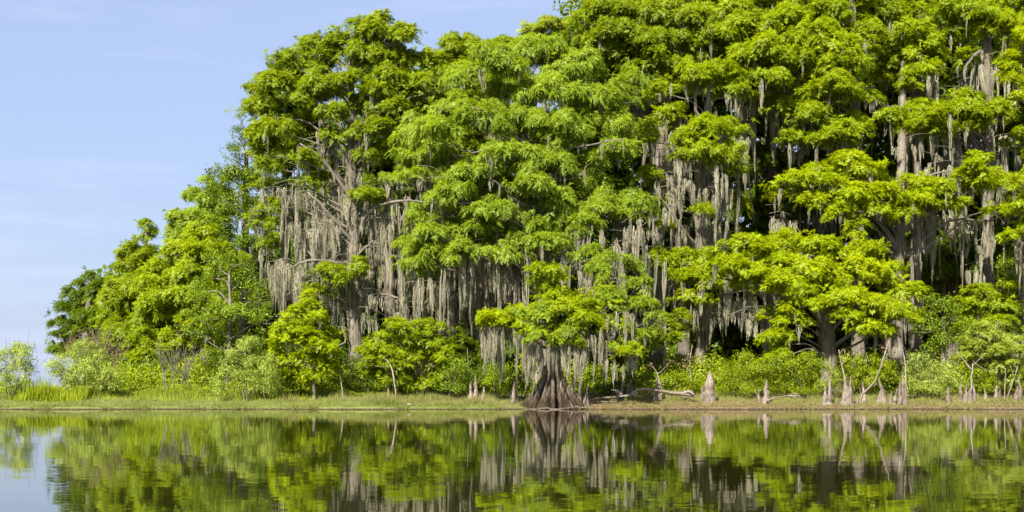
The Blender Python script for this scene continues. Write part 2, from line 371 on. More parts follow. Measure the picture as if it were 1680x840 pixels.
# ------------------------------------------------------------------ trees
def cypress(label, Y, trunk, pads, style='mid', limbs=(), moss=0.0, mreg=(), drapes=(), fs=1.0, area=0.16, flute=0.28, bark=None,
            group='moss hung cypress trees', name='cypress_tree', cat='cypress tree', leaf='cypress', ry=0.8, droop=0.35, auto_limb=True, sides=14, mlen=(0.9, 2.6), dz=1.3, limb_m=None):
    bark = bark or BARK
    tp = np.array([[*P(a, b, Y + (q[0] if q else 0)), r/F*Y] for a, b, r, *q in trunk])
    bx, by = tp[0, 0], tp[0, 1]; bz = gz(bx, by)
    tp[0, 2] = bz-0.15
    root = thing(name, label, cat, (bx, by, bz), group)
    mb = MB(); path = smooth_path(tp, 5)
    hgt = path[:, 2]-bz
    fl = flute*np.exp(-np.clip(hgt, 0, 99)/2.0)+0.05
    rad = path[:, 3]*.86*(1+(0.6 if trunk[0][2] > 7 else .15)*np.exp(-np.clip(hgt, 0, 99)/0.7))
    mb.tube(path[:, :3], rad, sides, fl, 7, rng.random()*6, 0.035)
    mb.build('trunk', bark, root)
    # pads -> metres
    W = []
    for q in pads:
        px, py, w, h = q[:4]; dy = q[4] if len(q) > 4 else rng.uniform(-dz, dz)
        yy = Y+dy; c = P(px, py, yy)
        rx, rz = w/2/F*yy, h/2/F*yy
        gr = .96 if style == 'bright' else 1.03
        W.append((c, rx*gr, max(0.5, min(rx*ry, 2.6)), rz*gr*.93))
    for i, (c, rx, ryy, rz) in enumerate(W):
        if not auto_limb: break
        hd = math.hypot(c[0]-path[0, 0], 0)
        dist = np.abs(path[:, 0]-c[0])
        zt = c[2]-rz*0.35-0.45*abs(c[0]-np.interp(c[2], path[:, 2], path[:, 0]))-0.2
        zt = min(max(zt, bz+min(2.0, (path[-1, 2]-bz)*0.4)), path[-1, 2]-0.1)
        a = np.array([np.interp(zt, path[:, 2], path[:, k]) for k in range(3)])
        e = np.array([c[0], c[1], c[2]-rz*0.25]); ln = np.linalg.norm(e-a)
        if ln < 0.5: continue
        m1 = a*0.62+e*0.38+np.array([0, 0, 0.09*ln])+rng.normal(size=3)*0.05*ln
        m2 = a*0.28+e*0.72+np.array([0, 0, 0.07*ln])+rng.normal(size=3)*0.05*ln
        pp = smooth_path([a, m1, m2, e], 3)
        r0 = min(0.028+0.0095*ln, np.interp(zt, path[:, 2], path[:, 3])*0.7)
        lb = MB(); lb.tube(pp, np.linspace(r0, 0.022, len(pp)), 6)
        for _ in range(4):
            s = pp[-1]*0.6+pp[-3]*0.4 if rng.random() < 0.5 else pp[-3]
            d = rng.normal(size=3)*np.array([rx, ryy, rz*0.6])*0.6; d[2] = abs(d[2])*0.7
            q2 = e+d
            lb.tube(smooth_path([s, s*0.5+q2*0.5+rng.normal(size=3)*0.08, q2], 2), np.linspace(0.028, 0.01, 5), 4)
        lb.build('limb', limb_m or LIMB, root)
    for L in limbs:
        lp = np.array([[*P(a, b, Y+d), r*.5/F*Y] for a, b, d, r in L]); lp = smooth_path(lp, 4)
        lb = MB(); lb.tube(lp[:, :3]+rng.normal(size=(len(lp), 3))*0.025, np.maximum(lp[:, 3], 0.014), 8)
        for _ in range(2):
            i = rng.integers(len(lp)//2, len(lp)-1); s = lp[i, :3]; e = s+rng.normal(size=3)*np.array([0.9, 0.5, 0.6])
            lb.tube(smooth_path([s, (s+e)/2+rng.normal(size=3)*0.1, e], 2), np.linspace(max(0.02, lp[i, 3]*0.5), 0.012, 5), 4)
        lb.build('limb', limb_m or LIMB, root)
        if moss > .5:
            for q in lp[2::2]:
                for _ in range(int(1.9*rng.random())+(rng.random() < .5)):
                    drape(root, q[:3]+rng.normal(size=3)*np.array([.12, .08, 0]), rng.uniform(.4, 1.5), rng.uniform(.1, .24))
    if moss > .8:
        for q in path[path[:, 2] > bz+4][:-3]:
            for _ in range(3):
                a = rng.uniform(3.3, 6.1); drape(root, q[:3]+np.array([math.cos(a), math.sin(a), 0])*q[3]*1.05+np.array([0, 0, rng.uniform(-.5, .5)]), rng.uniform(.6, 1.8), rng.uniform(.12, .28))
    if leaf == 'cypress':
        v, f = cypress_leaves([(c_, a_*1.12, b_*1.1, d_*1.12) for c_, a_, b_, d_ in W], fs*1.05, area*2.6, droop)
    else:
        v, f = broad_leaves(W, fs, area*2.2)
    crown = link('crown', mesh_np('crown', v, f), LM[style], root)
    bk = ('drooping' if droop > .5 else 'cypress' if Y > 89 else 'fine') if leaf == 'cypress' else leaf
    for c, rx, ryy, rz in W: boughs(crown, bk, LM[style], c, rx, ryy, rz)
    for (c, rx, ryy, rz) in W:
        n = int(moss*rx+rng.random())
        for _ in range(n):
            p = c+np.array([rng.uniform(-.85, .85)*rx, rng.uniform(-.8, .7)*ryy, -rz*rng.uniform(0.1, 0.5)])
            ln = rng.uniform(*mlen)*rng.uniform(0.6, 1.1)
            drape(root, p, min(ln, max(0.5, p[2]-bz-1.2)), rng.uniform(0.12, 0.3)*(1 if rng.random() < .7 else 1.9))
    for (x0, y0, x1, y1, n, l0, l1, d0, d1) in mreg:
        gc = rng.uniform(x0, x1, max(3, n//4)); gy_ = rng.uniform(y0-14, y1+22, len(gc)); gd = rng.uniform(d0, d1, len(gc))
        for _ in range(int(n*1.25)):
            i = rng.integers(len(gc)); yy = Y+gd[i]+.6+rng.normal()*.3        # moss hangs in clumps along a bough
            p = P(gc[i]+rng.normal()*11, gy_[i]+abs(rng.normal())*9, yy)
            drape(root, p, (l0*.6+(l1-l0*.6)*rng.random()**1.6)/F*yy, rng.uniform(4, 9)*(1 if rng.random() < .6 else 2.1)/F*yy)
        for i in range(len(gc)):                                            # the thin dead twigs it hangs from
            c0 = P(gc[i]-rng.uniform(15, 30), gy_[i]+rng.normal()*6, Y+gd[i]); c1 = P(gc[i]+rng.uniform(15, 30), gy_[i]+rng.normal()*6, Y+gd[i])
            lb = MB(); lb.tube(smooth_path([c0, (c0+c1)/2+np.array([0, rng.normal()*.2, .18]), c1], 4), np.linspace(.024, .01, 9), 5); lb.build('twig', LIMB, root)
    for (px, py, ln, w, d) in drapes:
        drape(root, P(px, py, Y+d), ln/F*Y, w/F*Y)
    return root
def auto_pads(cx, top, bot, w0, w1, rows, size, hsq=0.55, lean=0, jit=0.25, dmax=2.5):
    out = []
    for i in range(rows):
        t = i/max(1, rows-1); y = top+size*hsq*0.6+(bot-top-size*hsq)*t; w = w0+(w1-w0)*t**0.8
        k = max(1, int(round(w/(size*0.62))))
        for j in range(k):
            u = (j+0.5)/k*2-1
            s = size*rng.uniform(0.75, 1.2)
            out.append((cx+lean*t+u*max(0, w/2-size*0.35)+rng.normal()*size*jit*0.5, y+rng.normal()*size*jit*0.5+abs(u)*size*0.18, s, s*hsq,
                        rng.uniform(-dmax, dmax*0.5)*(1-0.5*abs(u))))
    return out

# ================================================================== THE SETTING
xs = np.concatenate([[-900, -400, -200, -120], np.linspace(-70, 70, 421), [120, 200, 400, 900]])
ys = np.concatenate([[-60, 0, 30, 60, 74], np.linspace(78, 84, 61), np.linspace(84.5, 132, 80), [140, 170, 260, 500, 1200, 5000]])
gx, gy = np.meshgrid(xs, ys)
gzv = ground_z(gx, gy)+np.where((gy > 79) & (gy < 130), 0.02*np.sin(gx*3.1+gy*2)*np.sin(gy*2.7), 0)
mb = MB(); mb.grid(np.stack([gx, gy, gzv], -1), closed=False)
m, n, l, b = mat('bank_soil')
geo = n.new('ShaderNodeNewGeometry'); sx = n.new('ShaderNodeSeparateXYZ'); l.new(geo.outputs['Position'], sx.inputs[0])
n1 = N(n, 'ShaderNodeTexNoise', Scale=1.1, Detail=8.0, Roughness=0.7); l.new(geo.outputs['Position'], n1.inputs['Vector'])
n2 = N(n, 'ShaderNodeTexNoise', Scale=9.0, Detail=5.0, Roughness=0.7); l.new(geo.outputs['Position'], n2.inputs['Vector'])
dirt = ramp(n, [(0.3, (0.049,0.033,0.0180)), (0.52, (0.156,0.115,0.0615)), (0.72, (0.262,0.213,0.1066))]); l.new(n2.outputs['Fac'], dirt.inputs['Fac'])
turf = ramp(n, [(0.3, (0.066,0.090,0.0164)), (0.52, (0.148,0.172,0.0451)), (0.75, (0.246,0.221,0.0820))]); l.new(n2.outputs['Fac'], turf.inputs['Fac'])
mr = N(n, 'ShaderNodeMapRange'); mr.inputs['From Min'].default_value = -6; mr.inputs['From Max'].default_value = 5
mr.inputs['To Min'].default_value = -0.25; mr.inputs['To Max'].default_value = 0.42
l.new(sx.outputs['X'], mr.inputs['Value'])
ad = n.new('ShaderNodeMath'); ad.operation = 'ADD'; l.new(mr.outputs['Result'], ad.inputs[0]); l.new(n1.outputs['Fac'], ad.inputs[1])
m3 = N(n, 'ShaderNodeMapRange'); m3.inputs['From Min'].default_value = 0.5; m3.inputs['From Max'].default_value = 0.75; l.new(ad.outputs[0], m3.inputs['Value'])
mm = n.new('ShaderNodeMix'); mm.data_type = 'RGBA'; l.new(m3.outputs['Result'], mm.inputs['Factor']); l.new(turf.outputs[0], mm.inputs['A']); l.new(dirt.outputs[0], mm.inputs['B'])
# wet edge at the waterline
wz = n.new('ShaderNodeMath'); wz.operation = 'MULTIPLY_ADD'; wz.inputs[1].default_value = 0.16; l.new(n2.outputs['Fac'], wz.inputs[0]); l.new(sx.outputs['Z'], wz.inputs[2])
m4 = N(n, 'ShaderNodeMapRange'); m4.inputs['From Min'].default_value = 0.10; m4.inputs['From Max'].default_value = 0.19; l.new(wz.outputs[0], m4.inputs['Value'])
wet = n.new('ShaderNodeMix'); wet.data_type = 'RGBA'; wet.inputs['A'].default_value = (0.05,0.035,0.018,1)
l.new(m4.outputs['Result'], wet.inputs['Factor']); l.new(mm.outputs['Result'], wet.inputs['B'])
l.new(wet.outputs['Result'], b.inputs['Base Color']); b.inputs['Roughness'].default_value = 0.95; b.inputs['Specular IOR Level'].default_value = 0.1
bp = N(n, 'ShaderNodeBump', Strength=0.7, Distance=0.08); l.new(n2.outputs['Fac'], bp.inputs['Height']); l.new(bp.outputs['Normal'], b.inputs['Normal'])
g = mb.build('ground', m); g['kind'] = 'structure'

m, n, l, b = mat('lake_water')
b.inputs['Base Color'].default_value = (0.018, 0.019, 0.003, 1); b.inputs['Roughness'].default_value = 0.015
b.inputs['IOR'].default_value = 1.45
geo = n.new('ShaderNodeNewGeometry')
def slope(scale, det, ax, ay, sc=(1, 1, 1)):
    mpx = n.new('ShaderNodeMapping'); mpx.inputs['Scale'].default_value = sc; l.new(geo.outputs['Position'], mpx.inputs['Vector'])
    no = N(n, 'ShaderNodeTexNoise', Scale=scale, Detail=det, Roughness=0.55); l.new(mpx.outputs['Vector'], no.inputs['Vector'])
    s = n.new('ShaderNodeVectorMath'); s.operation = 'SUBTRACT'; s.inputs[1].default_value = (0.5, 0.5, 0.5); l.new(no.outputs['Color'], s.inputs[0])
    k = n.new('ShaderNodeVectorMath'); k.operation = 'MULTIPLY'; k.inputs[1].default_value = (ax, ay, 0); l.new(s.outputs[0], k.inputs[0])
    return k
s1 = slope(5.0, 3.0, 0.0015, 0.018, (0.6, 1.6, 1)); s2 = slope(0.5, 2.0, 0.0015, 0.007, (0.5, 1.8, 1))
a1 = n.new('ShaderNodeVectorMath'); l.new(s1.outputs[0], a1.inputs[0]); l.new(s2.outputs[0], a1.inputs[1])
a2 = n.new('ShaderNodeVectorMath'); a2.inputs[1].default_value = (0, 0, 1); l.new(a1.outputs[0], a2.inputs[0])
a3 = n.new('ShaderNodeVectorMath'); a3.operation = 'NORMALIZE'; l.new(a2.outputs[0], a3.inputs[0]); l.new(a3.outputs[0], b.inputs['Normal'])
w = MB(); gx, gy = np.meshgrid([-2500, -100, 100, 2500], [-80, 0, 80, 160, 5500])
w.grid(np.stack([gx, gy, np.zeros(gx.shape)], -1).astype(float), closed=False)
w = w.build('water', m, smooth=False); w['kind'] = 'structure'

# ================================================================== THE TREES
# --- tall left cypress, thick with moss
T1 = cypress('tall left cypress with pale straight trunk, moss curtains and rounded top standing against open sky', 93,
  [(583,650,19),(584,560,12.5),(581,470,10.5),(582,400,11),(578,330,9),(576,250,8),(578,170,6),(574,95,3)],
  [(608,50,70,34),(558,62,62,36),(655,64,62,36),(515,80,66,34),(468,100,62,34),(505,120,70,36),(545,95,60,36),(592,88,66,38),(640,98,72,42),(690,104,62,46),
   (452,138,70,32),(520,150,84,38),(425,182,70,38),(452,210,70,40),(505,205,66,42),(603,172,70,38),(640,140,70,46),(692,150,66,50),(415,146,34,14),(433,240,56,40),
   (500,236,56,34),(565,274,56,24),(522,300,46,34),(472,308,56,24),(430,306,44,28),(455,345,66,24),(603,322,54,24),(428,368,44,34),(588,448,46,34,-2),(545,455,52,34,-2),
   (520,478,40,22,-2),(655,200,60,40),(440,275,40,28),(640,180,60,34),(660,235,50,34),(548,225,40,24),(620,250,40,22),(445,400,40,30),(572,128,56,30,-1.5),(552,186,54,28,-1.6),(612,150,50,28,-1.4),(625,212,56,28,-1.6),(540,140,40,24,-1),(585,215,40,20,-1.8),(500,262,46,24,-1.4),(600,255,36,18,-1.8)],
  style='mid', moss=1.0, mlen=(0.6, 2.0), flute=0.3,
  limbs=[[(582,402,0,8),(558,372,-.6,6),(530,340,-1,5),(505,315,-1.2,3)],[(580,330,0,7),(545,282,-.7,6),(515,250,-1.1,5),(492,237,-1.3,3)],
   [(580,300,0,6),(562,250,-.4,5),(540,222,-.7,4),(526,196,-.9,2)],[(580,265,0,6),(598,215,-.5,5),(622,160,-.7,4),(632,112,-.8,2)],
   [(582,240,0,5),(600,185,-.4,4),(615,130,-.6,3),(628,100,-.7,2)],[(582,310,0,6),(612,228,-.6,5),(640,200,-.9,4),(690,196,-1,2)],
   [(578,432,0,6),(530,428,-1,5),(498,430,-1.3,4),(470,442,-1.5,2)],[(585,490,0,4),(622,482,-1,4),(655,490,-1.4,3),(672,512,-1.5,2)],
   [(580,556,0,4),(562,536,-.8,4),(566,560,-1,3),(545,572,-1,2)],[(584,395,0,7),(604,350,-.6,5),(650,330,-1,4),(700,332,-1,2)],
   [(580,180,0,4),(556,150,-.4,3),(535,120,-.6,2)],[(580,425,0,5),(600,405,-.7,4),(612,395,-1,3)],[(576,170,0,4),(560,120,.3,3),(552,80,.4,2)]],
  mreg=[(430,310,560,345,60,50,130,-1.6,1.0),(560,290,690,350,44,50,130,-1.4,1.0),(430,350,560,400,44,50,110,-1.4,1.2),(450,432,600,450,50,50,120,-1.8,0),(602,482,675,500,26,25,62,-1.7,-.9),
        (500,210,620,300,34,40,110,-1,1.2),(590,330,700,400,30,40,110,-1.3,1.3),(440,360,600,420,34,40,100,0,2.4),(425,340,455,380,8,40,90,-1,0),(470,440,500,460,10,50,90,-1.6,-.5),
        (555,290,600,470,22,40,90,-1.2,-.5)])

# --- centre cypress, soft drooping foliage
T2 = cypress('big centre cypress with soft drooping pale green foliage, rising behind the swollen rooted waterside tree', 90,
  [(893,655,17),(893,540,13),(893,440,12),(888,400,12),(893,330,10),(880,250,7),(872,150,4)],
  [(880,88,100,44),(820,104,76,44),(940,112,84,44),(765,134,76,46),(830,145,84,44),(900,152,94,44),(962,164,84,50),(1012,158,66,42),(1040,132,56,42),(740,182,76,44),
   (795,192,84,46),(862,200,84,40),(932,216,94,42),(1002,212,84,46),(690,225,76,44),(668,258,50,40),(722,250,86,42),(900,268,80,44),(962,262,74,36),(1012,244,74,38),
   (962,302,66,44),(768,292,90,40),(812,312,60,32),(1036,345,76,46),(985,345,70,32),(902,352,84,40),(850,372,80,38),(785,372,84,38),(700,362,64,40),(742,392,70,32),
   (690,430,62,36),(705,408,66,34),(862,402,56,26),(806,402,66,24),(668,415,44,36),(690,290,50,30),(860,330,60,34),(930,385,60,24),(700,455,44,20),(925,320,60,30),(835,255,80,40,-2),(870,310,70,34,-2),(800,345,80,34,-2),(740,320,70,34,-2),(700,385,60,30,-2.2),(760,415,70,26,-2.4),(830,420,60,24,-2),(905,400,70,24,-2.4),(960,370,60,26,-2),(720,215,70,34,-2.4),(650,300,40,30,-1)],
  style='soft', moss=0.9, fs=0.95, area=0.155, droop=0.6, mlen=(0.8, 2.4), dz=1.6,
  limbs=[[(893,320,0,6),(905,295,-1,6),(922,278,-1.6,4)],[(890,345,0,6),(848,330,-1,5),(826,308,-1.5,4),(808,296,-2,3)],[(880,260,0,6),(835,212,-1.2,5),(800,185,-2,4),(775,176,-2.2,2)],
   [(880,270,0,5),(845,235,-1,4),(820,222,-1.8,3)],[(890,360,0,5),(800,336,-1.6,4),(720,334,-2,3),(668,328,-2.2,2)],[(890,250,0,5),(950,240,-1.6,3),(1020,228,-2.4,2)],
   [(893,300,0,5),(950,290,-1.4,4),(962,272,-2,2)]],
  mreg=[(725,395,870,425,32,60,135,-2,0.5),(865,378,1075,405,34,50,115,-2,0.5),(650,430,725,455,20,50,110,-2,-.3),(685,272,760,300,12,30,70,-2,-.5),(830,205,900,300,18,40,90,-1,1),
        (780,320,860,345,14,35,80,-1.5,1),(870,300,930,330,14,40,80,-1.5,0),(720,420,880,440,24,60,150,.5,2.5),(1015,365,1075,380,14,30,80,-2,-1)],
  drapes=[(726,440,185,11,-2),(813,400,120,16,-1.8),(862,410,140,14,-1.8),(757,405,140,12,-2),(776,400,70,18,-2),(930,395,150,16,-2.2),(942,372,80,15,-2.2),(953,375,60,12,-2.2),(966,375,60,9,-2.2),
          (988,372,90,9,-2.2),(1027,372,70,10,-2.2),(1045,370,90,16,-2.2),(800,430,80,12,-1),(690,455,110,14,-2),(705,455,90,12,-2),(660,440,100,12,-1)])

T2B = cypress('cypress with smooth reddish trunk base, its top showing left behind the big centre tree', 98,
  [(796,648,15),(795,590,11),(793,540,10),(800,400,9),(806,250,7),(790,130,4)],
  [(760,88,80,36),(712,106,60,42),(820,92,72,36),(745,132,76,40),(800,122,70,40),(858,85,60,40),(700,150,60,40),(780,160,90,40),(720,190,70,40),(690,180,50,40),(850,140,70,40),
   (740,240,90,50),(820,250,90,50),(700,300,60,40),(760,330,90,50),(830,350,90,40),(680,340,60,40),(905,330,80,40),(760,430,80,40),(840,440,80,40)],
  style='mid', moss=1.4, fs=1.15, bark=BARK_RED, mlen=(1, 3),
  mreg=[(650,300,860,420,40,50,120,-2,1),(720,430,860,470,24,40,110,-2,1),(690,480,850,500,16,30,80,-1,1)])

# --- the buttressed tree standing at the water's edge
def butt_tree():
    Y = 81.6; bx, by = P(906, 0, Y)[0], Y
    root = thing('cypress_tree', 'small flat crowned cypress at the waterline with huge swollen fluted root base', 'cypress tree', (bx, by, gz(bx, by)), 'moss hung cypress trees')
    nA, nZ = 144, 60
    a = np.linspace(0, 2*np.pi, nA, endpoint=False); z = np.linspace(0, 1, nZ)**1.15*7.6-0.25
    zr = [-.3, 0, .35, .9, 1.5, 2.2, 3.0, 3.8, 5.2, 7.4]; rr = [1.9, 1.68, 1.32, .92, .66, .47, .34, .28, .2, .10]
    r = np.interp(z, zr, rr)
    ks = [(7, .4), (12, 2.1), (23, 4.4)]
    fl = sum(w*np.abs(np.cos(k*a/2+p+0.5*np.sin(a*2+p)))**1.25 for (k, p), w in zip(ks, (.6, .28, .12)))
    depth = np.clip(np.interp(z, [0, .8, 2, 4, 7], [.85, .78, .6, .3, .1]), 0, 1)
    tw = 0.10*np.sin(z*1.7)
    m = np.empty((nZ, nA))
    for i in range(nZ):
        f_ = np.interp((a+tw[i]) % (2*np.pi), a, fl, period=2*np.pi)
        m[i] = 1+depth[i]*(f_-0.62)*1.15
    zz, aa = np.meshgrid(z, a, indexing='ij')
    m *= 1+0.022*rng.normal(size=m.shape)+depth[:, None]*(0.07*np.sin(aa*17+zz*2.2+np.sin(zz*3)*1.5)+0.06*np.sin(aa*6+zz*3.7)*np.sin(zz*5.3+aa*3))
    m[:, :] *= 1+0.14*np.sin(aa*2+1.2)*np.exp(-zz/1.2)
    lean = -0.02*z
    pts = np.stack([bx+r[:, None]*m*np.cos(a)+(0.12*np.sin(z*.7)+lean)[:, None], by+0.85*r[:, None]*m*np.sin(a), np.broadcast_to(z[:, None], m.shape)], -1)
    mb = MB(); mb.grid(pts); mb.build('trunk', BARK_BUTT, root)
    # separate buttress roots running down the base, each its own part
    for px0, py0, px1, w0, w1 in [(896,605,866,4,9),(900,612,884,4,9),(915,606,936,4,9),(918,600,948,3,8),(907,612,908,4,9),(890,622,874,3,6),(915,620,922,3,8),(926,618,960,3,9),(893,600,857,3,8)]:
        t = np.linspace(0, 1, 9); yy = by-0.35-1.15*t**0.8*(1-abs(px1-906)/90)
        p = np.array([P(px0+(px1-px0)*tt**1.5, py0+(672-py0)*tt, q) for tt, q in zip(t, yy)]); p[-1, 2] = -0.2
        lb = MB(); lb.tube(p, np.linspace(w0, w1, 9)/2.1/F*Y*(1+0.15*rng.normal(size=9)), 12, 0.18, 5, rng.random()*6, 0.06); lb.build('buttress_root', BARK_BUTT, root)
    # hollow with pale grey-green bark scar
    pads = [(905,450,66,34,-1),(885,462,44,26,0),(816,520,60,26,-1.6),(838,518,44,26,-1),(868,512,64,32,-1.4),(920,500,74,38,-1.5),(985,482,66,32,0),(1000,500,60,26,-.6),(880,545,60,28,-2),(932,545,54,30,-2),
            (962,528,70,34,-1.4),(1012,538,62,30,-1.4),(1030,578,56,24,-2),(1006,574,36,18,-1.6),(945,565,28,20,-2.2),(1035,552,36,18,-1),(850,532,44,22,-1.6),(898,480,56,32,0),(890,522,60,30,-1.8),(950,500,50,28,-1),
            (915,560,30,20,-2.3),(972,505,50,26,-.6),(796,524,32,16,-1.4)]
    W = []
    for px, py, w_, h_, d in pads:
        c = P(px, py, Y+d); W.append((c, w_/2/F*Y, min(1.1, w_/2/F*Y), h_/2/F*Y))
    for c, rx, ry_, rz in W:
        s = np.array([bx-0.05, by, min(max(3.2, c[2]-0.4*abs(c[0]-bx)-0.3), 6.6)]); e = c-np.array([0, 0, rz*.3])
        pp = smooth_path([s, s*.6+e*.4+np.array([0, 0, .25]), s*.25+e*.75+rng.normal(size=3)*.12, e], 3)
        lb = MB(); lb.tube(pp, np.linspace(.085, .02, len(pp)), 6)
        for _ in range(4):
            q = c+rng.normal(size=3)*np.array([rx, ry_, rz])*.5; lb.tube(smooth_path([pp[-3], (pp[-3]+q)/2+rng.normal(size=3)*.06, q], 2), np.linspace(.022, .008, 5), 4)
        lb.build('limb', LIMB, root)
    top = [q for q, p in zip(W, pads) if p[1] < 515 and p[0] > 880 or p[0] < 850]; low = [q for q in W if not any(q is t for t in top)]
    v, f = cypress_leaves(W, .66, .4, .4); crown = link('crown', mesh_np('crown', v, f), LM['bright'], root)
    for c, rx, ryy, rz in W: boughs(crown, 'fine', LM['bright' if rng.random() < .55 else 'soft'], c, rx*.95, ryy, rz*.9)
    for reg in [(790,528,865,545,22,25,75,-2,-.6),(862,552,965,568,34,25,85,-2.4,-.6),(960,540,1050,560,26,25,70,-1.8,-.4),(985,588,1055,594,7,14,30,-2,-1.5),(880,520,930,560,12,30,70,-1.2,-.6),(915,470,960,500,8,25,50,-.5,.6),(885,560,940,580,16,25,60,-1.9,-1.2),(790,535,830,545,8,30,80,-2,-1),(790,530,880,560,14,40,110,-.8,.6),(900,500,1040,545,16,25,60,-2.4,-1.4),(860,560,900,590,10,20,60,-2.2,-1.6)]:
        x0, y0, x1, y1, n_, l0, l1, d0, d1 = reg
        for _ in range(n_):
            yy = Y+rng.uniform(d0, d1); drape(root, P(rng.uniform(x0, x1), rng.uniform(y0, y1), yy), (l0+(l1-l0)*rng.random()**1.5)/F*yy, rng.uniform(4, 11)/F*yy)
    for px, py, ln, w_ in [(x_+rng.normal()*4, y_, l_, rng.uniform(5, 9)) for x_, y_, l_ in [(800,535,60),(808,530,90),(822,540,70),(830,535,95),(842,538,60),(868,560,80),(874,558,55),(905,555,70),(912,560,90),(938,560,80),(950,570,60),(958,565,95),(966,560,60),(978,565,75),(986,560,50),(1002,590,50),(1012,594,40),(1024,596,36),(1040,590,30),(890,560,60),(970,548,50),(1035,560,40)]]+[(922,545,75,12),(934,560,70,9),(930,570,62,9),(849,545,85,6),(858,548,75,5),(995,590,45,7),(877,560,50,8),(815,540,75,8),(899,565,45,9),(944,570,50,6)]:
        drape(root, P(px, py, Y-2.2), ln/F*Y, w_/F*Y)
    return root
T3 = butt_tree()

cypress('slender mossy cypress whose tiered drooping boughs show just right of the swollen rooted tree', 86,
  [(1034,650,8),(1034,560,5),(1028,500,4.5),(1020,430,3),(1016,405,2)],
  [(1000,425,56,22),(964,420,46,24),(1030,440,50,24),(1046,470,52,22),(1062,496,52,20),(1076,520,36,18),(1000,455,44,20),(980,440,40,20),(1054,550,34,16)],
  style='soft', moss=2.0, fs=.85, droop=.6, mlen=(.6, 1.6), mreg=[(1000,470,1080,520,16,25,60,-.8,.8),(950,440,1010,470,12,30,70,-.6,.6)])

# --- right-centre tree with forked moss-hung trunk
cypress('cypress with grey flared trunk forking midway below a round tufted crown, right of centre', 95,
  [(1149,640,16),(1149,600,13),(1151,560,9),(1152,520,8.5),(1150,450,9),(1150,390,9),(1149,330,6),(1152,270,6),(1160,190,5),(1163,140,3)],
  [(1165,212,76,34,-2),(1130,232,50,30,-2),(1204,214,48,34,-2),(1160,246,76,34,-2.4),(1198,250,54,40,-2),(1118,252,36,24,-2),(1210,278,36,26,-1.6),(1100,190,56,34),(1060,215,50,34),(1085,150,60,40),
   (1130,130,70,40),(1180,125,70,36),(1215,150,50,34),(1085,432,56,30,-2.5),(1120,425,54,24,-2),(1140,456,64,36,-3),(1165,430,54,28,-2),(1122,490,44,24,-3),(1180,470,40,30,-2),(1150,495,40,24,-3.2),
   (1090,330,40,24),(1062,292,50,34),(1088,370,36,22),(1155,345,30,14,-2),(1210,335,24,30)],
  style='fresh', moss=1.6, mlen=(1, 3.2),
  limbs=[[(1150,392,0,8),(1178,358,-.4,7),(1192,318,-.7,6),(1192,280,-.8,3)],[(1149,385,0,7),(1136,335,-.4,6),(1130,295,-.6,4)],[(1140,408,0,6),(1122,378,-1.5,5),(1098,342,-2,4),(1082,322,-2,2)],
   [(1150,380,0,5),(1158,320,.8,5),(1168,250,1,4)],[(1150,200,0,6),(1140,170,-.5,5),(1150,120,-.7,3)],[(1152,350,0,5),(1120,345,1,4),(1100,320,1.5,3)]],
  mreg=[(1095,255,1135,275,9,40,90,-2.4,-1),(1130,265,1225,285,26,50,140,-2,0),(1060,200,1240,240,36,50,130,0,2.5),(1050,300,1110,340,16,40,100,-1,1.5),(1090,350,1240,380,26,50,130,0,3),
        (1055,440,1215,470,26,40,100,-2.6,-.5),(1120,490,1180,515,12,25,60,-3,-1)],
  drapes=[(1116,262,65,16,-2.5),(1178,270,75,14,-2.5),(1190,285,70,12,-2),(1094,340,60,16,-2.5),(1138,505,55,6,-3.2),(1190,480,80,8,-2),(1210,480,60,7,-2),(1249,128,62,9,-2.5)])

# --- the bright low spreading cypress
cypress('low wide cypress with vivid yellow green foliage, thick grey trunk behind right bank shrubs', 88,
  [(1362,650,20),(1360,590,15),(1357,540,13),(1347,480,10),(1342,430,7),(1345,395,3)],
  [(1222,402,70,30),(1195,432,80,32,-1.5),(1262,410,84,36),(1302,440,84,38,-1.5),(1232,450,66,28,-2),(1290,470,90,32,-2.4),(1340,402,76,32),(1342,450,84,36,-2),(1400,440,74,38,-1.5),(1428,412,56,32),
   (1442,448,84,34,-2),(1480,480,74,36,-1.5),(1392,488,84,36,-2.6),(1450,508,84,36,-2.6),(1502,510,50,38,-1),(1432,536,72,26,-3),(1312,500,64,28,-2),(1280,556,62,30,-1.5),(1302,530,60,26,-1.5),(1258,520,46,26,-1),
   (1215,470,54,22,-1),(1352,500,64,22,-2.6),(1180,455,40,20,-1),(1290,395,60,28,1),(1370,420,60,30,-1),(1475,520,60,28,-2.6),(1392,520,60,22,-2.8),(1275,585,50,22,-1.5)],
  style='bright', moss=0.8, fs=1.0, area=.15, mlen=(.6, 1.7), dz=1.2,
  limbs=[[(1350,500,0,8),(1300,480,-.8,5),(1240,460,-1,4),(1200,440,-1.2,2)],[(1352,490,0,7),(1400,480,-.8,5),(1450,490,-1.3,4),(1490,500,-1.3,2)]],
  mreg=[(1190,480,1260,495,12,30,75,-1.6,0),(1200,460,1300,480,12,30,80,-.5,1),(1315,405,1350,415,8,18,38,-1.8,-1.2),(1400,545,1440,552,6,15,35,-3,-2),(1225,490,1250,500,6,20,50,-2,-1)])

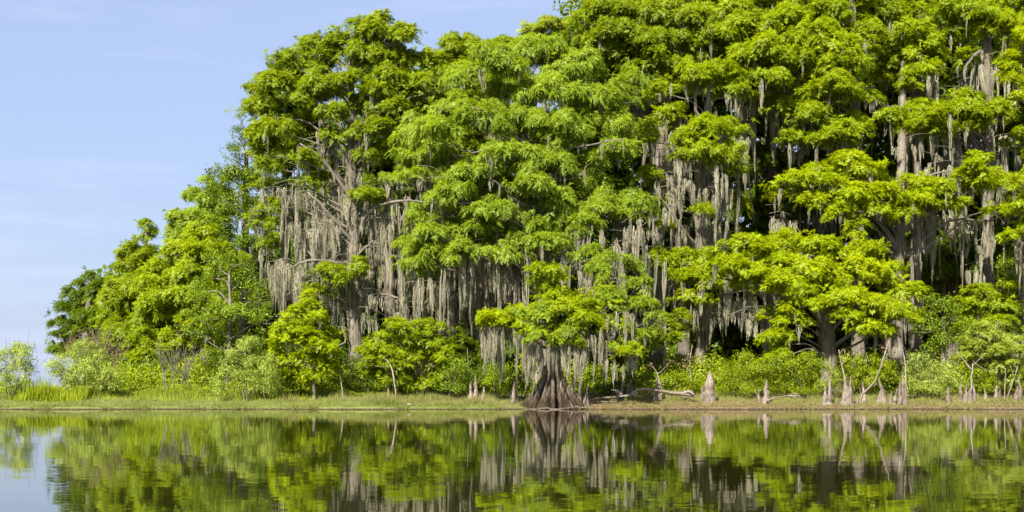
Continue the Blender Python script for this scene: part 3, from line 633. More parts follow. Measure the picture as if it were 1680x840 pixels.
# --- middle right bough layer and its trunk
cypress('cypress whose broad bright bough tiers spread right above the low wide yellow green cypress', 94,
  [(1470,650,17),(1471,590,12),(1474,500,9),(1476,400,8.5),(1478,300,8),(1480,230,6.5,2),(1481,160,5.5,5),(1482,100,4,7)],
  [(1292,302,66,30,-2.5),(1282,318,44,22,-2),(1345,298,84,36,-2.5),(1415,280,74,32,-2.2),(1398,330,84,34,-2.8),(1440,318,76,30,-2.4),(1502,330,76,30,-2.2),(1335,328,60,26,-2.6),(1540,312,74,34,-2),(1592,292,74,34,-2),
   (1608,262,40,22,-1.6),(1560,335,56,24,-2),(1640,302,60,36,-1),(1672,330,50,36,-1),(1482,350,46,20,-2.4),(1390,262,60,22,-1.8),(1640,345,50,24,-1.5),(1430,345,50,24,-2.8),(1380,350,50,22,-3),(1500,300,60,26,-1.5),(1405,368,30,18,-2.8),(1400,385,24,12,-2.8)],
  style='bright', moss=1.5, area=.15, mlen=(.7, 2.2),
  limbs=[[(1478,372,0,6),(1420,345,-1.2,5),(1350,325,-2,3),(1300,315,-2.2,2)],[(1478,380,0,6),(1530,345,-1,5),(1590,315,-1.6,3),(1630,300,-1.6,2)]],
  mreg=[(1500,340,1680,360,30,40,130,-1.6,1.5),(1280,335,1340,350,10,30,80,-2,0),(1480,240,1560,260,10,40,100,-2,1),(1490,350,1620,420,20,40,120,0,3)])

cypress('cypress with layered dome boughs stepping down at the upper middle right, trunk glimpsed beneath them', 99,
  [(1408,655,17),(1408,560,12),(1407,400,10),(1408,240,8),(1400,120,7),(1396,-20,5),(1394,-60,3)],
  [(1300,180,56,26,-2),(1332,196,64,32,-2.4),(1390,206,74,32,-2.4),(1310,224,56,24,-2),(1370,226,76,24,-2.8),(1250,98,90,40,-2.5),(1305,92,76,40,-2.5),(1252,128,84,32,-2.8),(1332,60,90,40,-2),(1372,84,76,44,-3),
   (1380,112,76,40,-3),(1372,142,76,32,-3),(1230,44,80,40,-1),(1292,34,76,40,-1),(1350,20,84,36,-1),(1215,90,46,34,-1.5),(1260,180,40,34,-1),(1408,60,60,36,-1),(1410,160,50,34,-2),(1240,150,50,30,-1),
   (1200,20,70,40,0),(1280,-10,90,40,0),(1380,-20,90,40,0),(1340,160,60,26,-2),(1290,150,50,26,-1),(1330,120,60,30,-1)],
  style='fresh', moss=1.1, area=.16, mlen=(.8, 2.6),
  mreg=[(1180,160,1300,200,24,40,120,-1,2),(1300,235,1420,260,24,40,110,-2,2),(1270,100,1430,160,20,40,110,0,3)],
  drapes=[(1340,240,45,8,-3),(1295,235,60,8,-3),(1249,130,60,10,-3)])

cypress('tall cypress at far right with mossy upright trunk and long horizontal bough at mid height', 100,
  [(1622,655,17),(1622,560,12),(1620,450,10),(1621,300,9),(1620,150,8),(1616,60,6),(1612,-50,3)],
  [(1458,192,60,26,-3),(1510,206,76,34,-3),(1512,180,60,28,-2.5),(1562,184,84,34,-3),(1622,186,74,30,-3),(1592,162,56,22,-2.5),(1545,215,50,24,-3),(1640,50,80,50,-1),(1600,20,80,44,-1),(1660,100,60,50,0),
   (1570,10,70,40,-1),(1660,10,70,44,0),(1588,100,40,30,0),(1668,235,50,34,-1),(1600,205,50,24,-3)],
  style='fresh', moss=1.8, mlen=(1, 3.4),
  limbs=[[(1620,80,0,6),(1600,90,-1,5),(1582,112,-2,3)],[(1620,230,0,6),(1560,200,-1.5,5),(1500,195,-2.5,3),(1440,165,-3,3)]],
  mreg=[(1530,210,1680,240,34,50,140,-2.5,1.5),(1600,90,1680,130,22,40,120,-1,1.5),(1540,110,1610,140,16,40,110,0,2)],
  drapes=[(1524,125,40,7,-4),(1532,222,50,6,-3),(1510,225,60,9,-3),(1560,222,60,7,-3)])

cypress('leafy cypress top near the upper right corner, above the far right long horizontal bough', 104,
  [(1502,655,15),(1502,500,11),(1504,300,9),(1506,120,7),(1508,-40,4)],
  [(1500,50,84,38,-4),(1552,54,70,44,-4),(1520,84,70,34,-4.5),(1508,116,56,28,-5),(1450,22,80,42,-3),(1410,30,60,40,-3),(1432,70,60,40,-3),(1480,10,70,36,-2),(1470,100,50,30,-2),(1545,-10,80,40,-2),(1450,130,50,30,-1),
   (1560,100,50,34,-2),(1440,-10,80,40,-2),(1490,140,40,20,-5)],
  style='fresh', moss=1.2, fs=1.05, mlen=(1, 3), mreg=[(1420,110,1560,150,24,40,120,-1,2)])
cypress('cypress at the right picture edge with bright boughs reaching in below the corner', 92,
  [(1722,655,18),(1722,520,12),(1718,300,9),(1710,120,6),(1706,20,3)],
  [(1660,128,46,34,-1.5),(1676,100,50,36,-1),(1668,160,34,26,-1.5),(1700,60,80,50),(1730,140,80,44),(1690,300,60,40),(1672,342,44,28,-1),(1720,250,80,44),(1700,380,60,34),(1740,330,80,44),(1655,390,36,20)],
  style='bright', moss=1.8, area=.17, mlen=(1, 3), mreg=[(1640,350,1720,380,14,50,130,-1,1)])

cypress('dense dark crowned cypress running out of the picture top where the sky ends', 102,
  [(1078,655,16),(1078,500,11),(1080,300,10),(1092,160,8),(1085,60,6),(1080,-70,3)],
  [(1000,14,80,44,-2),(962,36,56,36,-2),(1050,20,84,44,-2),(1012,56,84,42,-2.6),(1070,72,84,42,-2.6),(970,70,50,34,-1.5),(1110,30,84,44,-2),(1130,80,84,44,-2),(1010,92,60,30,-2),(1160,40,76,44,-2),
   (1060,108,70,34,-2.4),(1100,118,60,34,-2),(1180,90,60,40,-1),(1030,-24,90,40,0),(1110,-20,90,40,0),(1180,0,80,40,0),(1000,120,60,30,0),(1040,150,70,34,-1),(1190,140,60,36,0)],
  style='mid', moss=1.0, mlen=(1, 3), limbs=[[(1092,180,0,7),(1105,140,-.6,5),(1110,90,-.8,3)]], mreg=[(1040,150,1200,190,30,50,130,-1,2)])
cypress('wispy pale treetop just left of the dark crown, thin against the sky', 112,
  [(893,655,12),(893,400,8),(893,200,6),(893,60,3)],
  [(870,52,40,20),(900,45,60,24),(930,48,44,26),(888,68,70,24),(925,75,50,30),(860,75,30,20)], style='pale', fs=1.3, area=.34, moss=0, group=None, dz=.8)

# --- left side trees
cypress('dark leafy broadleaf tree at the left shoulder of the tall mossy cypress', 103,
  [(400,650,13),(400,500,9),(402,380,7),(404,250,4)],
  [(392,225,30,30,-1),(380,258,40,34,-1),(410,250,50,50,-1),(368,290,50,34,-1),(400,300,70,50,-1),(440,290,60,50),(350,318,50,36,-1),(382,340,70,50,-1.5),(420,350,60,50,-1),(360,380,60,40,-1),(405,400,70,50,-1),(440,430,60,60),
   (460,250,40,60,1),(450,200,40,50,1),(390,440,70,50),(440,480,60,50)],
  style='broad', leaf='broad', fs=1.0, area=.12, moss=.3, group=None, name='broadleaf_tree', cat='tree', mlen=(1, 2))
cypress('feathery cypress with wispy greyish edge, left of and below the dark broadleaf tree', 108,
  [(338,650,12),(338,500,8),(340,380,6),(342,312,3)],
  [(345,302,40,22),(322,322,48,22),(350,330,60,30),(300,352,44,24),(335,360,70,34),(312,390,70,34),(350,395,60,30),(290,378,30,20),(345,430,70,40),(300,425,60,36),(340,470,80,44),(370,350,40,40),(376,440,40,50)],
  style='soft', fs=1.15, group=None, moss=0)
cypress('broad yellow green cypress sloping down toward the left, in front of the pointed tree', 96,
  [(292,650,8),(292,560,6),(294,490,4),(300,440,2)],
  [(330,385,50,30,1),(292,412,54,34),(334,420,66,36),(262,438,54,32),(306,452,74,36),(352,450,66,40),(250,470,54,30),(290,486,76,36),(340,492,76,40),(242,500,54,30),(276,520,76,34),(326,530,76,36),(240,534,54,28),
   (284,556,76,32),(232,560,44,26),(255,580,60,26),(375,420,50,40,1),(385,470,50,50,1),(330,565,60,30),(225,590,36,20)],
  style='fresh', fs=1.0, area=.17, group=None, moss=.1)
cypress('pointed dark green cypress, narrow tip at the second step of the left skyline', 110,
  [(236,650,11),(236,540,8),(238,440,6),(240,372,2)],
  [(240,374,24,18),(240,392,36,20),(228,410,48,24),(248,412,30,22),(215,425,50,26),(240,440,60,30),(205,445,44,28),(192,470,44,30),(226,470,70,34),(200,500,70,36),(186,525,50,30),(240,510,70,40),(205,545,70,34),(195,572,50,26),(250,560,50,40),(180,490,24,20)],
  style='mid', fs=1.15, area=.17, group=None, moss=0)
cypress('dark open crowned cypress standing outermost on the left, last tree before the sky', 114,
  [(142,650,10),(142,560,8),(146,500,6),(148,446,2)],
  [(150,452,30,18),(136,466,44,20),(160,470,40,22),(118,484,40,18),(150,492,60,26),(172,498,34,24),(110,508,46,18),(140,518,60,22),(100,532,44,18),(130,545,60,22),(165,535,50,26),(98,552,36,16),(120,570,60,22),(160,570,60,28),(92,575,24,14),(186,560,40,30)],
  style='dark', fs=1.15, area=.19, group=None, moss=0)
cypress('roundish shiny leaved broadleaf tree with loose clumps, left of the mossy cypress trunk', 90,
  [(372,650,5),(374,590,4),(378,520,3),(376,450,2)],
  [(380,432,50,30),(350,452,44,30),(400,462,56,34),(330,486,44,30),(368,482,56,34),(420,492,40,34),(320,520,40,26),(352,520,54,34),(396,516,60,36),(436,520,40,30),(338,552,50,30),(380,556,60,34),(420,560,44,30),(312,545,30,20),
   (360,585,56,24),(325,470,24,20),(345,425,30,18)],
  style='gloss', leaf='broad', fs=1.0, area=.15, group=None, name='broadleaf_tree', cat='tree', moss=0)

# --- small trees along the bank
SM = dict(group='young trees along the bank', auto_limb=True)
cypress('young bright cypress sapling with tiered crown in front of the mossy tall trunk', 84,
  [(515,648,3),(514,600,2.4),(512,560,2),(506,500,1.2)],
  [(506,502,34,18),(488,518,50,20),(522,522,44,20),(470,538,48,20),(505,545,66,24),(538,548,40,20),(480,562,60,24),(528,568,56,24),(462,560,30,18),(505,588,66,22),(545,575,34,18),(465,592,40,18),(530,602,46,18),(480,612,44,18),(545,600,30,16),(506,484,16,14),(455,580,20,12),(512,618,40,16)],
  style='bright', fs=.8, area=.16, flute=.1, sides=8, moss=0, ry=1, dz=.8, **SM)
cypress('low flat topped olive green cypress with thin leaning stem, left of the reddish trunk', 85,
  [(703,650,3.4),(698,618,3),(692,588,2.6),(686,555,1.6)],
  [(690,532,50,16),(722,540,40,14),(660,538,50,18),(632,556,50,18),(676,556,66,22),(712,562,50,20),(610,572,36,14),(640,580,60,20),(688,585,66,20),(725,585,34,16),(650,602,50,18),(712,602,40,16),(606,592,26,12),(626,606,34,16),(738,572,30,12),(680,612,40,16),(655,528,30,12),(594,576,20,10),(740,596,24,12),(640,622,40,16),(668,628,44,16),(722,618,40,16),(615,612,30,14),(700,632,40,14)],
  style='fresh', fs=.8, area=.15, flute=.1, sides=8, moss=0, ry=1, dz=1, **SM)
cypress('pale feathery young cypress with whitish bare stem beside the right edge', 84.5,
  [(1640,655,3),(1639,600,2.4),(1638,560,2),(1636,526,1)],
  [(1636,536,40,14),(1610,548,50,18),(1655,556,50,18),(1594,564,44,18),(1630,572,60,20),(1672,572,40,20),(1590,586,40,16),(1640,598,60,20),(1676,600,36,20),(1610,600,50,18),(1662,622,50,16),(1690,590,50,30)],
  style='pale', fs=.8, area=.2, flute=0.05, sides=8, moss=0, ry=1, dz=.8, **SM)
cypress('shaded yellow green cypress sapling in the dark gap right of the swollen rooted tree', 90,
  [(1088,650,4),(1090,590,3),(1092,530,2)],
  [(1085,530,44,18),(1110,538,40,18),(1070,545,40,16),(1098,558,50,18),(1120,520,30,16),(1070,565,34,14)],
  style='mid', fs=.85, area=.17, flute=.1, sides=8, moss=.6, mlen=(.4, 1), ry=1, dz=.6, **SM)
cypress('small dim cypress with short feathery tiers beneath the moss, left of the reddish trunk', 91,
  [(760,650,3),(762,600,2.6),(764,560,1.6)],
  [(758,562,40,14),(776,572,40,14),(745,580,40,16),(770,592,44,16),(830,566,40,14),(812,578,34,12)],
  style='dark', fs=.85, area=.16, flute=.1, sides=8, moss=0, ry=1, dz=.8, **SM)
cypress('dim yellowish sapling under the dark right hand canopy behind the dry bank', 95,
  [(1603,650,4),(1603,570,3),(1604,500,2)],
  [(1610,480,50,20),(1590,498,50,18),(1632,500,50,20),(1600,520,60,22),(1640,530,50,20),(1585,530,34,16),(1652,470,34,18)],
  style='fresh', fs=.95, area=.17, flute=.1, sides=8, moss=0, ry=1, dz=.8, **SM)
cypress('shaded broadleaf bush tree with glossy dark clumps at the right under the canopy', 93,
  [(1545,650,6),(1548,590,5),(1548,520,3)],
  [(1540,500,50,34),(1565,520,50,34),(1525,540,50,36),(1560,556,60,36),(1580,545,40,30),(1535,580,60,30),(1590,590,50,30)],
  style='gloss', leaf='broad', fs=1.0, area=.13, group=None, name='broadleaf_tree', cat='tree', moss=0, ry=1)
cypress('second shaded broadleaf tree close to the right edge above the pale feathery sapling', 96,
  [(1676,650,6),(1676,560,5),(1672,470,3)],
  [(1670,480,60,40),(1650,510,50,34),(1690,520,60,40),(1668,545,50,30),(1660,440,50,34),(1690,430,50,40)],
  style='gloss', leaf='broad', fs=1.0, area=.13, group=None, name='broadleaf_tree', cat='tree', moss=.3, ry=1)

# --- forest behind: trees whose tops and trunks fill the gaps
BACK = [(470,108,110,150,260,'mossy cypress deep behind the tall left cypress, filling its gaps'),
 (640,110,95,170,300,'mossy cypress deep behind the space between the left and centre cypresses'),
 (740,108,160,170,300,'shaded mossy cypress behind the reddish trunk'),
 (960,108,60,190,300,'shaded mossy cypress behind the right half of the centre tree'),
 (1120,112,-30,190,320,'deep shaded cypress behind the forked trunk'),
 (1260,108,-40,180,320,'deep shaded cypress in the black gap left of the bright boughs'),
 (1350,114,-40,190,320,'deep shaded cypress behind the layered domes'),
 (1455,110,-30,180,320,'deep shaded cypress behind the straight mid right trunk'),
 (1560,112,-40,190,340,'deep shaded cypress in the dark moss curtain at right'),
 (1670,108,-30,180,320,'deep shaded cypress behind the right picture edge')]
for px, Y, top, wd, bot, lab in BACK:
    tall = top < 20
    pd = auto_pads(px, top, bot+(20 if px < 1100 else 130), wd*0.6, wd, (7 if px < 1100 else 9) if tall else 5, 74, 0.52, dmax=4)  # right-hand crowns extended lower to shade the wood inside
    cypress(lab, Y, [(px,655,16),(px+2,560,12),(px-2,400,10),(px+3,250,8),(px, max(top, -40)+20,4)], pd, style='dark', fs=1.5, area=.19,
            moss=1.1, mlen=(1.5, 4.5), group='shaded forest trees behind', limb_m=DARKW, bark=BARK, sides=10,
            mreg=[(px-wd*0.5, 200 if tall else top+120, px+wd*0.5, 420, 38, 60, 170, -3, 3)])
# leaf backdrop added behind the wood to close off sky between the trunks
def mass(name, label, boxes, style, fs, area, leaf='broad'):
    W = [(np.array(c, float), rx, ry, rz) for c, rx, ry, rz in boxes]
    v, f = broad_leaves(W, fs, area) if leaf == 'broad' else cypress_leaves(W, fs, area)
    o = link(name, mesh_np(name, v, f), LM[style]); o['label'] = label; o['category'] = 'foliage'; o['kind'] = 'stuff'
    return o
bx = []
for px in range(200, 1800, 60):
    for Y in (119, 126, 132):
        top = 500 if px < 460 else 290 if px < 560 else (150 if px < 975 else -40)
        for py in list(np.arange(top+60, 620, 62))+[470, 520, 570, 612]:
            c = P(px+rng.normal()*20, py+rng.normal()*14, Y+rng.normal()*1.5)
            bx.append((c, 2.4, 1.6, 1.7))
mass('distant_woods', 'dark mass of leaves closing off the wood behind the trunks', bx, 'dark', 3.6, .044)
bx = []
for px in range(150, 1760, 30):
    for Y in (99, 106):
        h = (2.0 if px < 420 else 2.4+1.8*rng.random() if px < 1040 else 1.0+.6*rng.random()); Y = Y+rng.random()*5
        x = P(px, 0, Y)[0]
        for zz in np.arange(0.5, h, 1.0): bx.append(((x+rng.normal()*.6, Y+rng.normal()*.7, gz(x, Y)+zz), 1.3, 1.0, .8))
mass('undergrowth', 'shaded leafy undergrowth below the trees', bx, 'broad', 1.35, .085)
bx = []
for px in range(190, 1740, 22):
    Y = 89.5+rng.random()*4; h = 1.0+1.1*rng.random(); x = P(px, 0, Y)[0]
    for zz in np.arange(0.4, h, .7): bx.append(((x+rng.normal()*.4, Y+rng.normal()*.4, gz(x, Y)+zz), .95, .8, .6))
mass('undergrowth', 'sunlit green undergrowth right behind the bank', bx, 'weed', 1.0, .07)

# ================================================================== SHRUBS
def shrub(label, Y, pads, style, leaf='broad', fs=.8, area=.1, stems=6, name='shrub', cat='shrub', L0=.16, asp=.5, stem_m=None, twigs=0, group='shrubs along the bank'):
    cx = np.mean([p[0] for p in pads]); bx = P(cx, 0, Y)[0]; bz = gz(bx, Y)
    root = thing(name, label, cat, (bx, Y, bz), group)
    W = []
    for q in pads:
        px, py, w_, h_ = q[:4]; yy = Y+(q[4] if len(q) > 4 else rng.uniform(-.6, .6)); c = P(px, py, yy)
        W.append((c, w_/2/F*yy, min(1.6, w_/2/F*yy), h_/2/F*yy))
    if leaf == 'cypress': v, f = cypress_leaves(W, fs, area)
    else: v, f = broad_leaves(W, fs, area*1.8, L0, asp, 9, .16)
    fo = link('foliage', mesh_np('foliage', v, f), LM[style], root)
    if area < .5:
        for c, rx, ryy, rz in W: boughs(fo, 'willow' if asp < .3 else 'broad', LM[style], c, rx*.9, ryy*.9, rz, 'bough_foliage')
    for i in range(stems):
        c = W[i % len(W)][0]; s = np.array([bx+(c[0]-bx)*.45+rng.normal()*.25, Y+rng.normal()*.25, bz-.05])
        lb = MB(); e = c+np.array([rng.normal()*.2, rng.normal()*.2, W[i % len(W)][3]*.5])
        pp = smooth_path([s, s*.55+e*.45+rng.normal(size=3)*.12, e], 3); lb.tube(pp, np.linspace(.032, .01, len(pp)), 5)
        for _ in range(twigs):
            q = e+rng.normal(size=3)*np.array([.6, .4, .5]); q[2] = abs(q[2]-e[2])+e[2]+.2
            lb.tube(smooth_path([pp[-3], (pp[-3]+q)/2+rng.normal(size=3)*.06, q], 2), np.linspace(.014, .006, 5), 4)
        lb.build('stem', stem_m or DARKW, root)
    return root
shrub('loose willowy bush at the far left edge, standing against the sky', 84, [(10,585,44,26),(40,582,36,28),(20,604,60,26),(45,605,30,26),(8,626,44,30),(40,632,40,24),(-15,600,50,60),(28,570,30,14)], 'willow', fs=.85, area=.12, asp=.25, L0=.2, twigs=3)
shrub('wide silvery green willow mound on the left bank, right of the reeds', 84.5, [(140,575,50,26),(115,590,50,26),(165,592,56,30),(100,612,44,28),(140,608,70,34),(182,612,44,34),(120,632,60,26),(160,634,66,26),(190,632,30,22),(90,600,30,20)], 'willow', fs=.85, area=.11, asp=.22, L0=.2)
shrub('brown leafless twiggy bush top poking out behind the silvery willow mound', 86.5, [(120,575,30,20),(160,565,40,20),(190,580,40,20)], 'dead', fs=.6, area=.6, stems=14, twigs=7, name='bare_shrub', stem_m=BARK_RED, group=None)
shrub('round pale willow bush with drooping silvery edge, left of the young bright sapling', 83.5, [(405,572,44,26),(385,590,44,28),(420,592,50,30),(372,612,34,20),(440,600,36,34),(405,616,60,28),(380,634,44,22),(425,636,60,24),(360,636,30,20),(450,626,30,30),(412,560,26,14)], 'willow', fs=.8, area=.10, asp=.22, L0=.19)
shrub('dense lance leaved light green bush, left of the three cypress knees clump at right centre', 84.5, [(1225,588,44,26),(1198,602,44,26),(1240,606,60,30),(1188,622,36,30),(1218,626,60,34),(1256,628,50,34),(1270,600,40,30),(1232,640,60,20),(1200,640,40,18)], 'weed', fs=.8, area=.09, asp=.26, L0=.2)
shrub('light green lance leaved bush hiding the thick grey trunk base', 84.8, [(1330,592,44,26),(1300,604,50,28),(1352,606,46,30),(1320,624,60,34),(1290,630,40,30),(1355,634,40,26),(1372,620,30,24),(1310,642,50,16)], 'weed', fs=.8, area=.09, asp=.26, L0=.2)
shrub('mid green bush behind the tall pale knees on the right bank', 86, [(1425,590,50,26),(1405,606,50,28),(1445,606,54,30),(1425,624,60,34),(1460,624,40,30),(1400,630,36,26),(1395,590,30,24)], 'weed', fs=.85, area=.1, asp=.28, L0=.19)
shrub('twiggy grey green bush with dried sprays right of the pale knees', 84.8, [(1500,592,36,22),(1522,600,44,26),(1505,616,56,28),(1535,622,46,30),(1556,612,36,30),(1520,638,66,20),(1490,630,30,24),(1556,636,30,20)], 'willow', fs=.75, area=.13, asp=.24, L0=.18, twigs=5, stem_m=LIMB)
shrub('low rounded green bush just left of the brown double peaked knee', 84, [(745,600,36,20),(732,616,44,24),(756,620,40,28),(742,636,50,18)], 'gloss', fs=.75, area=.09, asp=.35, L0=.17)
shrub('bluish green bush beneath the reddish trunk', 87, [(800,606,50,22),(780,618,50,24),(820,612,40,24),(800,628,70,24)], 'broad', fs=.8, area=.1, asp=.4)
shrub('yellow green sprawling bush between the two brown knees and the root base', 84.3, [(808,610,30,16),(822,622,40,20),(806,632,40,22),(828,638,30,16)], 'weed', fs=.7, area=.09, asp=.32)
shrub('leafy bush in front of the pale tall trunk base', 86, [(600,610,36,22),(575,600,36,22),(590,628,60,26),(560,622,40,30),(620,622,44,26)], 'gloss', fs=.8, area=.1, asp=.4)
shrub('bush with fresh green leaves right of the curved bare stem', 86, [(665,612,40,24),(690,620,40,24),(665,634,66,22),(715,628,40,26)], 'weed', fs=.8, area=.1, asp=.4)
shrub('green bush under the young bright sapling', 85.5, [(480,616,50,26),(455,612,40,24),(500,630,60,26),(470,636,66,22),(540,618,40,28),(550,636,40,20)], 'weed', fs=.8, area=.1, asp=.4)
shrub('tangled leafless shrub with pale forked stems before the yellow green cypress', 88, [(262,588,26,20),(285,592,34,20),(312,590,34,20),(300,612,40,16)], 'pale', fs=.6, area=.9, stems=12, twigs=5, name='bare_shrub', stem_m=LIMB, group=None)
shrub('low leafy mound with dark gaps behind the fallen driftwood branch', 86, [(1000,618,44,20),(975,628,50,22),(1030,622,50,22),(1060,625,40,24),(1010,636,70,18)], 'broad', fs=.8, area=.1, asp=.4)
shrub('bright leafy weeds left of the grey flared trunk base', 86, [(1100,622,44,22),(1076,628,36,20),(1118,632,50,20),(1140,632,30,18)], 'weed', fs=.75, area=.1, asp=.4)
shrub('low green bush at the right edge below the pale feathery sapling', 85, [(1655,632,40,24),(1680,622,50,34),(1625,634,40,18),(1700,635,40,30)], 'weed', fs=.75, area=.1, asp=.4)
shrub('dark green bush left of the root base behind the tall grass', 84.5, [(858,622,30,20),(845,634,34,20),(870,636,30,20)], 'broad', fs=.75, area=.1, asp=.35)

# ================================================================== GROUND COVER (stuff)
def stuffed(name, label, v, f, style, cat):
    o = link(name, mesh_np(name, v, f), LM[style]); o['label'] = label; o['category'] = cat; o['kind'] = 'stuff'; return o
def blades(n, xr, yr, h0, h1, w, lean=.35, keep=None):
    x = rng.uniform(*xr, n); y = yr[0]+(yr[1]-yr[0])*rng.random(n)**1.3
    if keep is not None:
        k = keep(x, y); x, y = x[k], y[k]
    s = ground_z(x, y); k = s > 0.02; x, y, s = x[k], y[k], s[k]; m = len(x)
    patch = 0.6+0.5*np.sin(x*1.7+np.sin(y*1.1)*2)*np.sin(y*1.3+x*.4)
    p = np.stack([x, y, s-.02], 1); d = unit(np.stack([rng.normal(size=m)*lean, rng.normal(size=m)*lean, np.ones(m)], 1))
    a = rng.uniform(0, 6.28, m); nr = unit(np.stack([np.cos(a), np.sin(a), np.zeros(m)], 1))
    return leaf_tris(p, d, nr, (h0+(h1-h0)*rng.random(m)**2)*np.clip(patch, .35, 1.2), np.full(m, w)*(.6+.8*rng.random(m)))
hw = 42
v, f = crown_mesh([blades(120000, (-hw, 1.0), (80, 92), .07, .34, .022), blades(9000, (-hw, 1), (80.2, 84), .2, .5, .02, lean=.4), blades(60000, (.5, hw), (80.6, 90), .05, .26, .022, keep=lambda x, y: np.sin(x*1.1)+np.sin(x*2.7+y*3)+(y-81.5) > -.3), blades(16000, (6, hw), (80, 80.8), .05, .16, .02, lean=.6), blades(12000, (5, hw), (82.5, 87), .2, .55, .03),
                   blades(14000, (-9, -1), (80.5, 84.5), .15, .65, .03), blades(20000, (-hw, 1), (80, 80.7), .08, .22, .022, lean=.6), blades(9000, (14, hw), (81.2, 86), .15, .45, .03), blades(14000, (-hw, -3), (84.5, 88), .2, .7, .03)])
stuffed('grass', 'short sunlit yellow green grass over the low bank', v, f, 'grass', 'grass')
cl = lambda fq: (lambda x, y: np.sin(x*fq)+np.sin(x*2.9+y*2)+np.sin(x*7.3)*.6 > .2)
v, f = crown_mesh([blades(60000, (2, hw), (80, 83), .08, .34, .022, lean=.55), blades(30000, (-hw, 3), (80, 82), .06, .26, .02, lean=.5, keep=cl(.9)),
                   blades(26000, (-14, hw), (82.5, 86), .2, .75, .022, lean=.3, keep=cl(1.7)), blades(7000, (-9, -1), (80.8, 83.5), .3, .75, .024, lean=.35)])
stuffed('dry_grass', 'straw coloured dry grass in uneven tufts along the waterline and between the knees', v, f, 'straw', 'dry grass')
def carpet(n, xr, yr, zmax, L0, keep=None):
    x = rng.uniform(*xr, n); y = rng.uniform(*yr, n)
    if keep is not None:
        k = keep(x, y); x, y = x[k], y[k]
    hh = zmax*(.55+.45*np.sin(x*.9+y*.7)*np.sin(x*.37+1)); m = len(x)
    hh = hh*(.6+.5*np.sin(x*3.3+2*np.sin(y*2))*np.sin(y*2.1+x)); z = ground_z(x, y)+np.maximum(hh, .1)*rng.random(m)**.6; p = np.stack([x, y, z], 1)
    d = unit(rng.normal(size=(m, 3))+np.array([0, 0, .4])); nr = unit(rng.normal(size=(m, 3))*.6+np.array([0, -.3, 1]))
    L = L0*(.6+.8*rng.random(m)); return leaf_quads(p, d, nr, L, L*.42)
v, f = crown_mesh([carpet(19000, (-36, -12), (86.5, 92), 1.0, .15), carpet(24000, (-13, 4), (87, 94), 1.3, .16), carpet(34000, (3, 40), (86.5, 94), 1.1, .16)])
stuffed('weeds', 'leafy green weeds crowding behind the grass strip', v, f, 'weed', 'weeds')
v, f = carpet(15000, (-25, -15.5), (85.5, 89), .9, .11)
stuffed('flowering_weeds', 'low weeds with orange red tops right of the silvery willow mound', v, f, 'autumn', 'weeds')
v, f = carpet(9000, (-10.8, -7), (85, 87), .7, .12)
stuffed('flowering_weeds', 'reddish tinged low weeds near the bare curved stem', v, f, 'autumn', 'weeds')
v, f = crown_mesh([blades(2600, (-30.2, -26.0), (82.6, 85), .5, 1.75, .045, lean=.22), blades(1500, (-28.6, -27.2), (82.6, 85), .7, 1.9, .045, lean=.2), blades(2200, (-31, -12), (83.4, 86), .3, 1.1, .035, lean=.3)])
o = stuffed('reeds', 'tall upright yellow green reeds at the left bank before the willow mound', v, f, 'reed', 'reeds')
# leaf and root litter on the brown right bank
n = 9000; x = rng.uniform(1, 40, n); y = 80+rng.random(n)**1.5*6; s = ground_z(x, y); k = s > .0; x, y, s = x[k], y[k], s[k]; m_ = len(x)
d = unit(np.stack([rng.normal(size=m_), rng.normal(size=m_), rng.normal(size=m_)*.25], 1)); nr = unit(rng.normal(size=(m_, 3))*.3+np.array([0, 0, 1]))
v, f = leaf_quads(np.stack([x, y, s+.02], 1), d, nr, rng.uniform(.08, .3, m_), rng.uniform(.02, .06, m_))
stuffed('leaf_litter', 'dry brown leaves and twigs on the bare right bank', v, f, 'dead', 'leaf litter')

# ================================================================== CYPRESS KNEES
def knee(label, px, pyb, h, w, peaks=1, Y=None):
    if Y is None: Y = 81+max(0, (660-pyb))*0.13
    x = P(px, 0, Y)[0]; z0 = gz(x, Y); H = h/F*Y; Wd = w/2/F*Y*.84
    root = bpy.data.objects.new('cypress_knee', None)
    mb = MB()
    offs = [(0, 1.0)] if peaks == 1 else [((i/(peaks-1)-.5)*1.15+rng.normal()*.06, rng.uniform(.6, .95)) for i in range(peaks)]
    if peaks > 1: offs[peaks//2] = (offs[peaks//2][0], 1.0)
    for ox, hh in offs:
        t = np.linspace(0, 1, 18); rad = Wd*(1 if peaks == 1 else .6)*((1-t)**(rng.uniform(.6, .95) if w/h < .5 else 1.35)*.86+.14)*(1+.2*np.exp(-t/.07))
        rad *= 1+.10*np.sin(t*rng.uniform(7, 14)+rng.random()*6)+.05*rng.normal(size=18); rad[-1] *= .55; rad[-2] *= .85
        ln = rng.normal()*.22
        pth = np.stack([x+ox*Wd*(1-.25*t)+ln*Wd*t*t*1.5+.05*Wd*np.cumsum(rng.normal(size=18)), Y+np.cumsum(rng.normal(size=18))*.02+rng.normal()*.03, z0-.1+t*(H*hh+.1)], 1)
        mb.tube(pth, rad, 20, .30*(1-t)+.12, 7, rng.random()*6, .07)
    me_o = mb.build('cypress_knee', KNEE)
    bpy.data.objects.remove(root)
    me_o['label'] = label; me_o['category'] = 'cypress knee'; me_o['group'] = 'cypress knees along the bank'
    return me_o
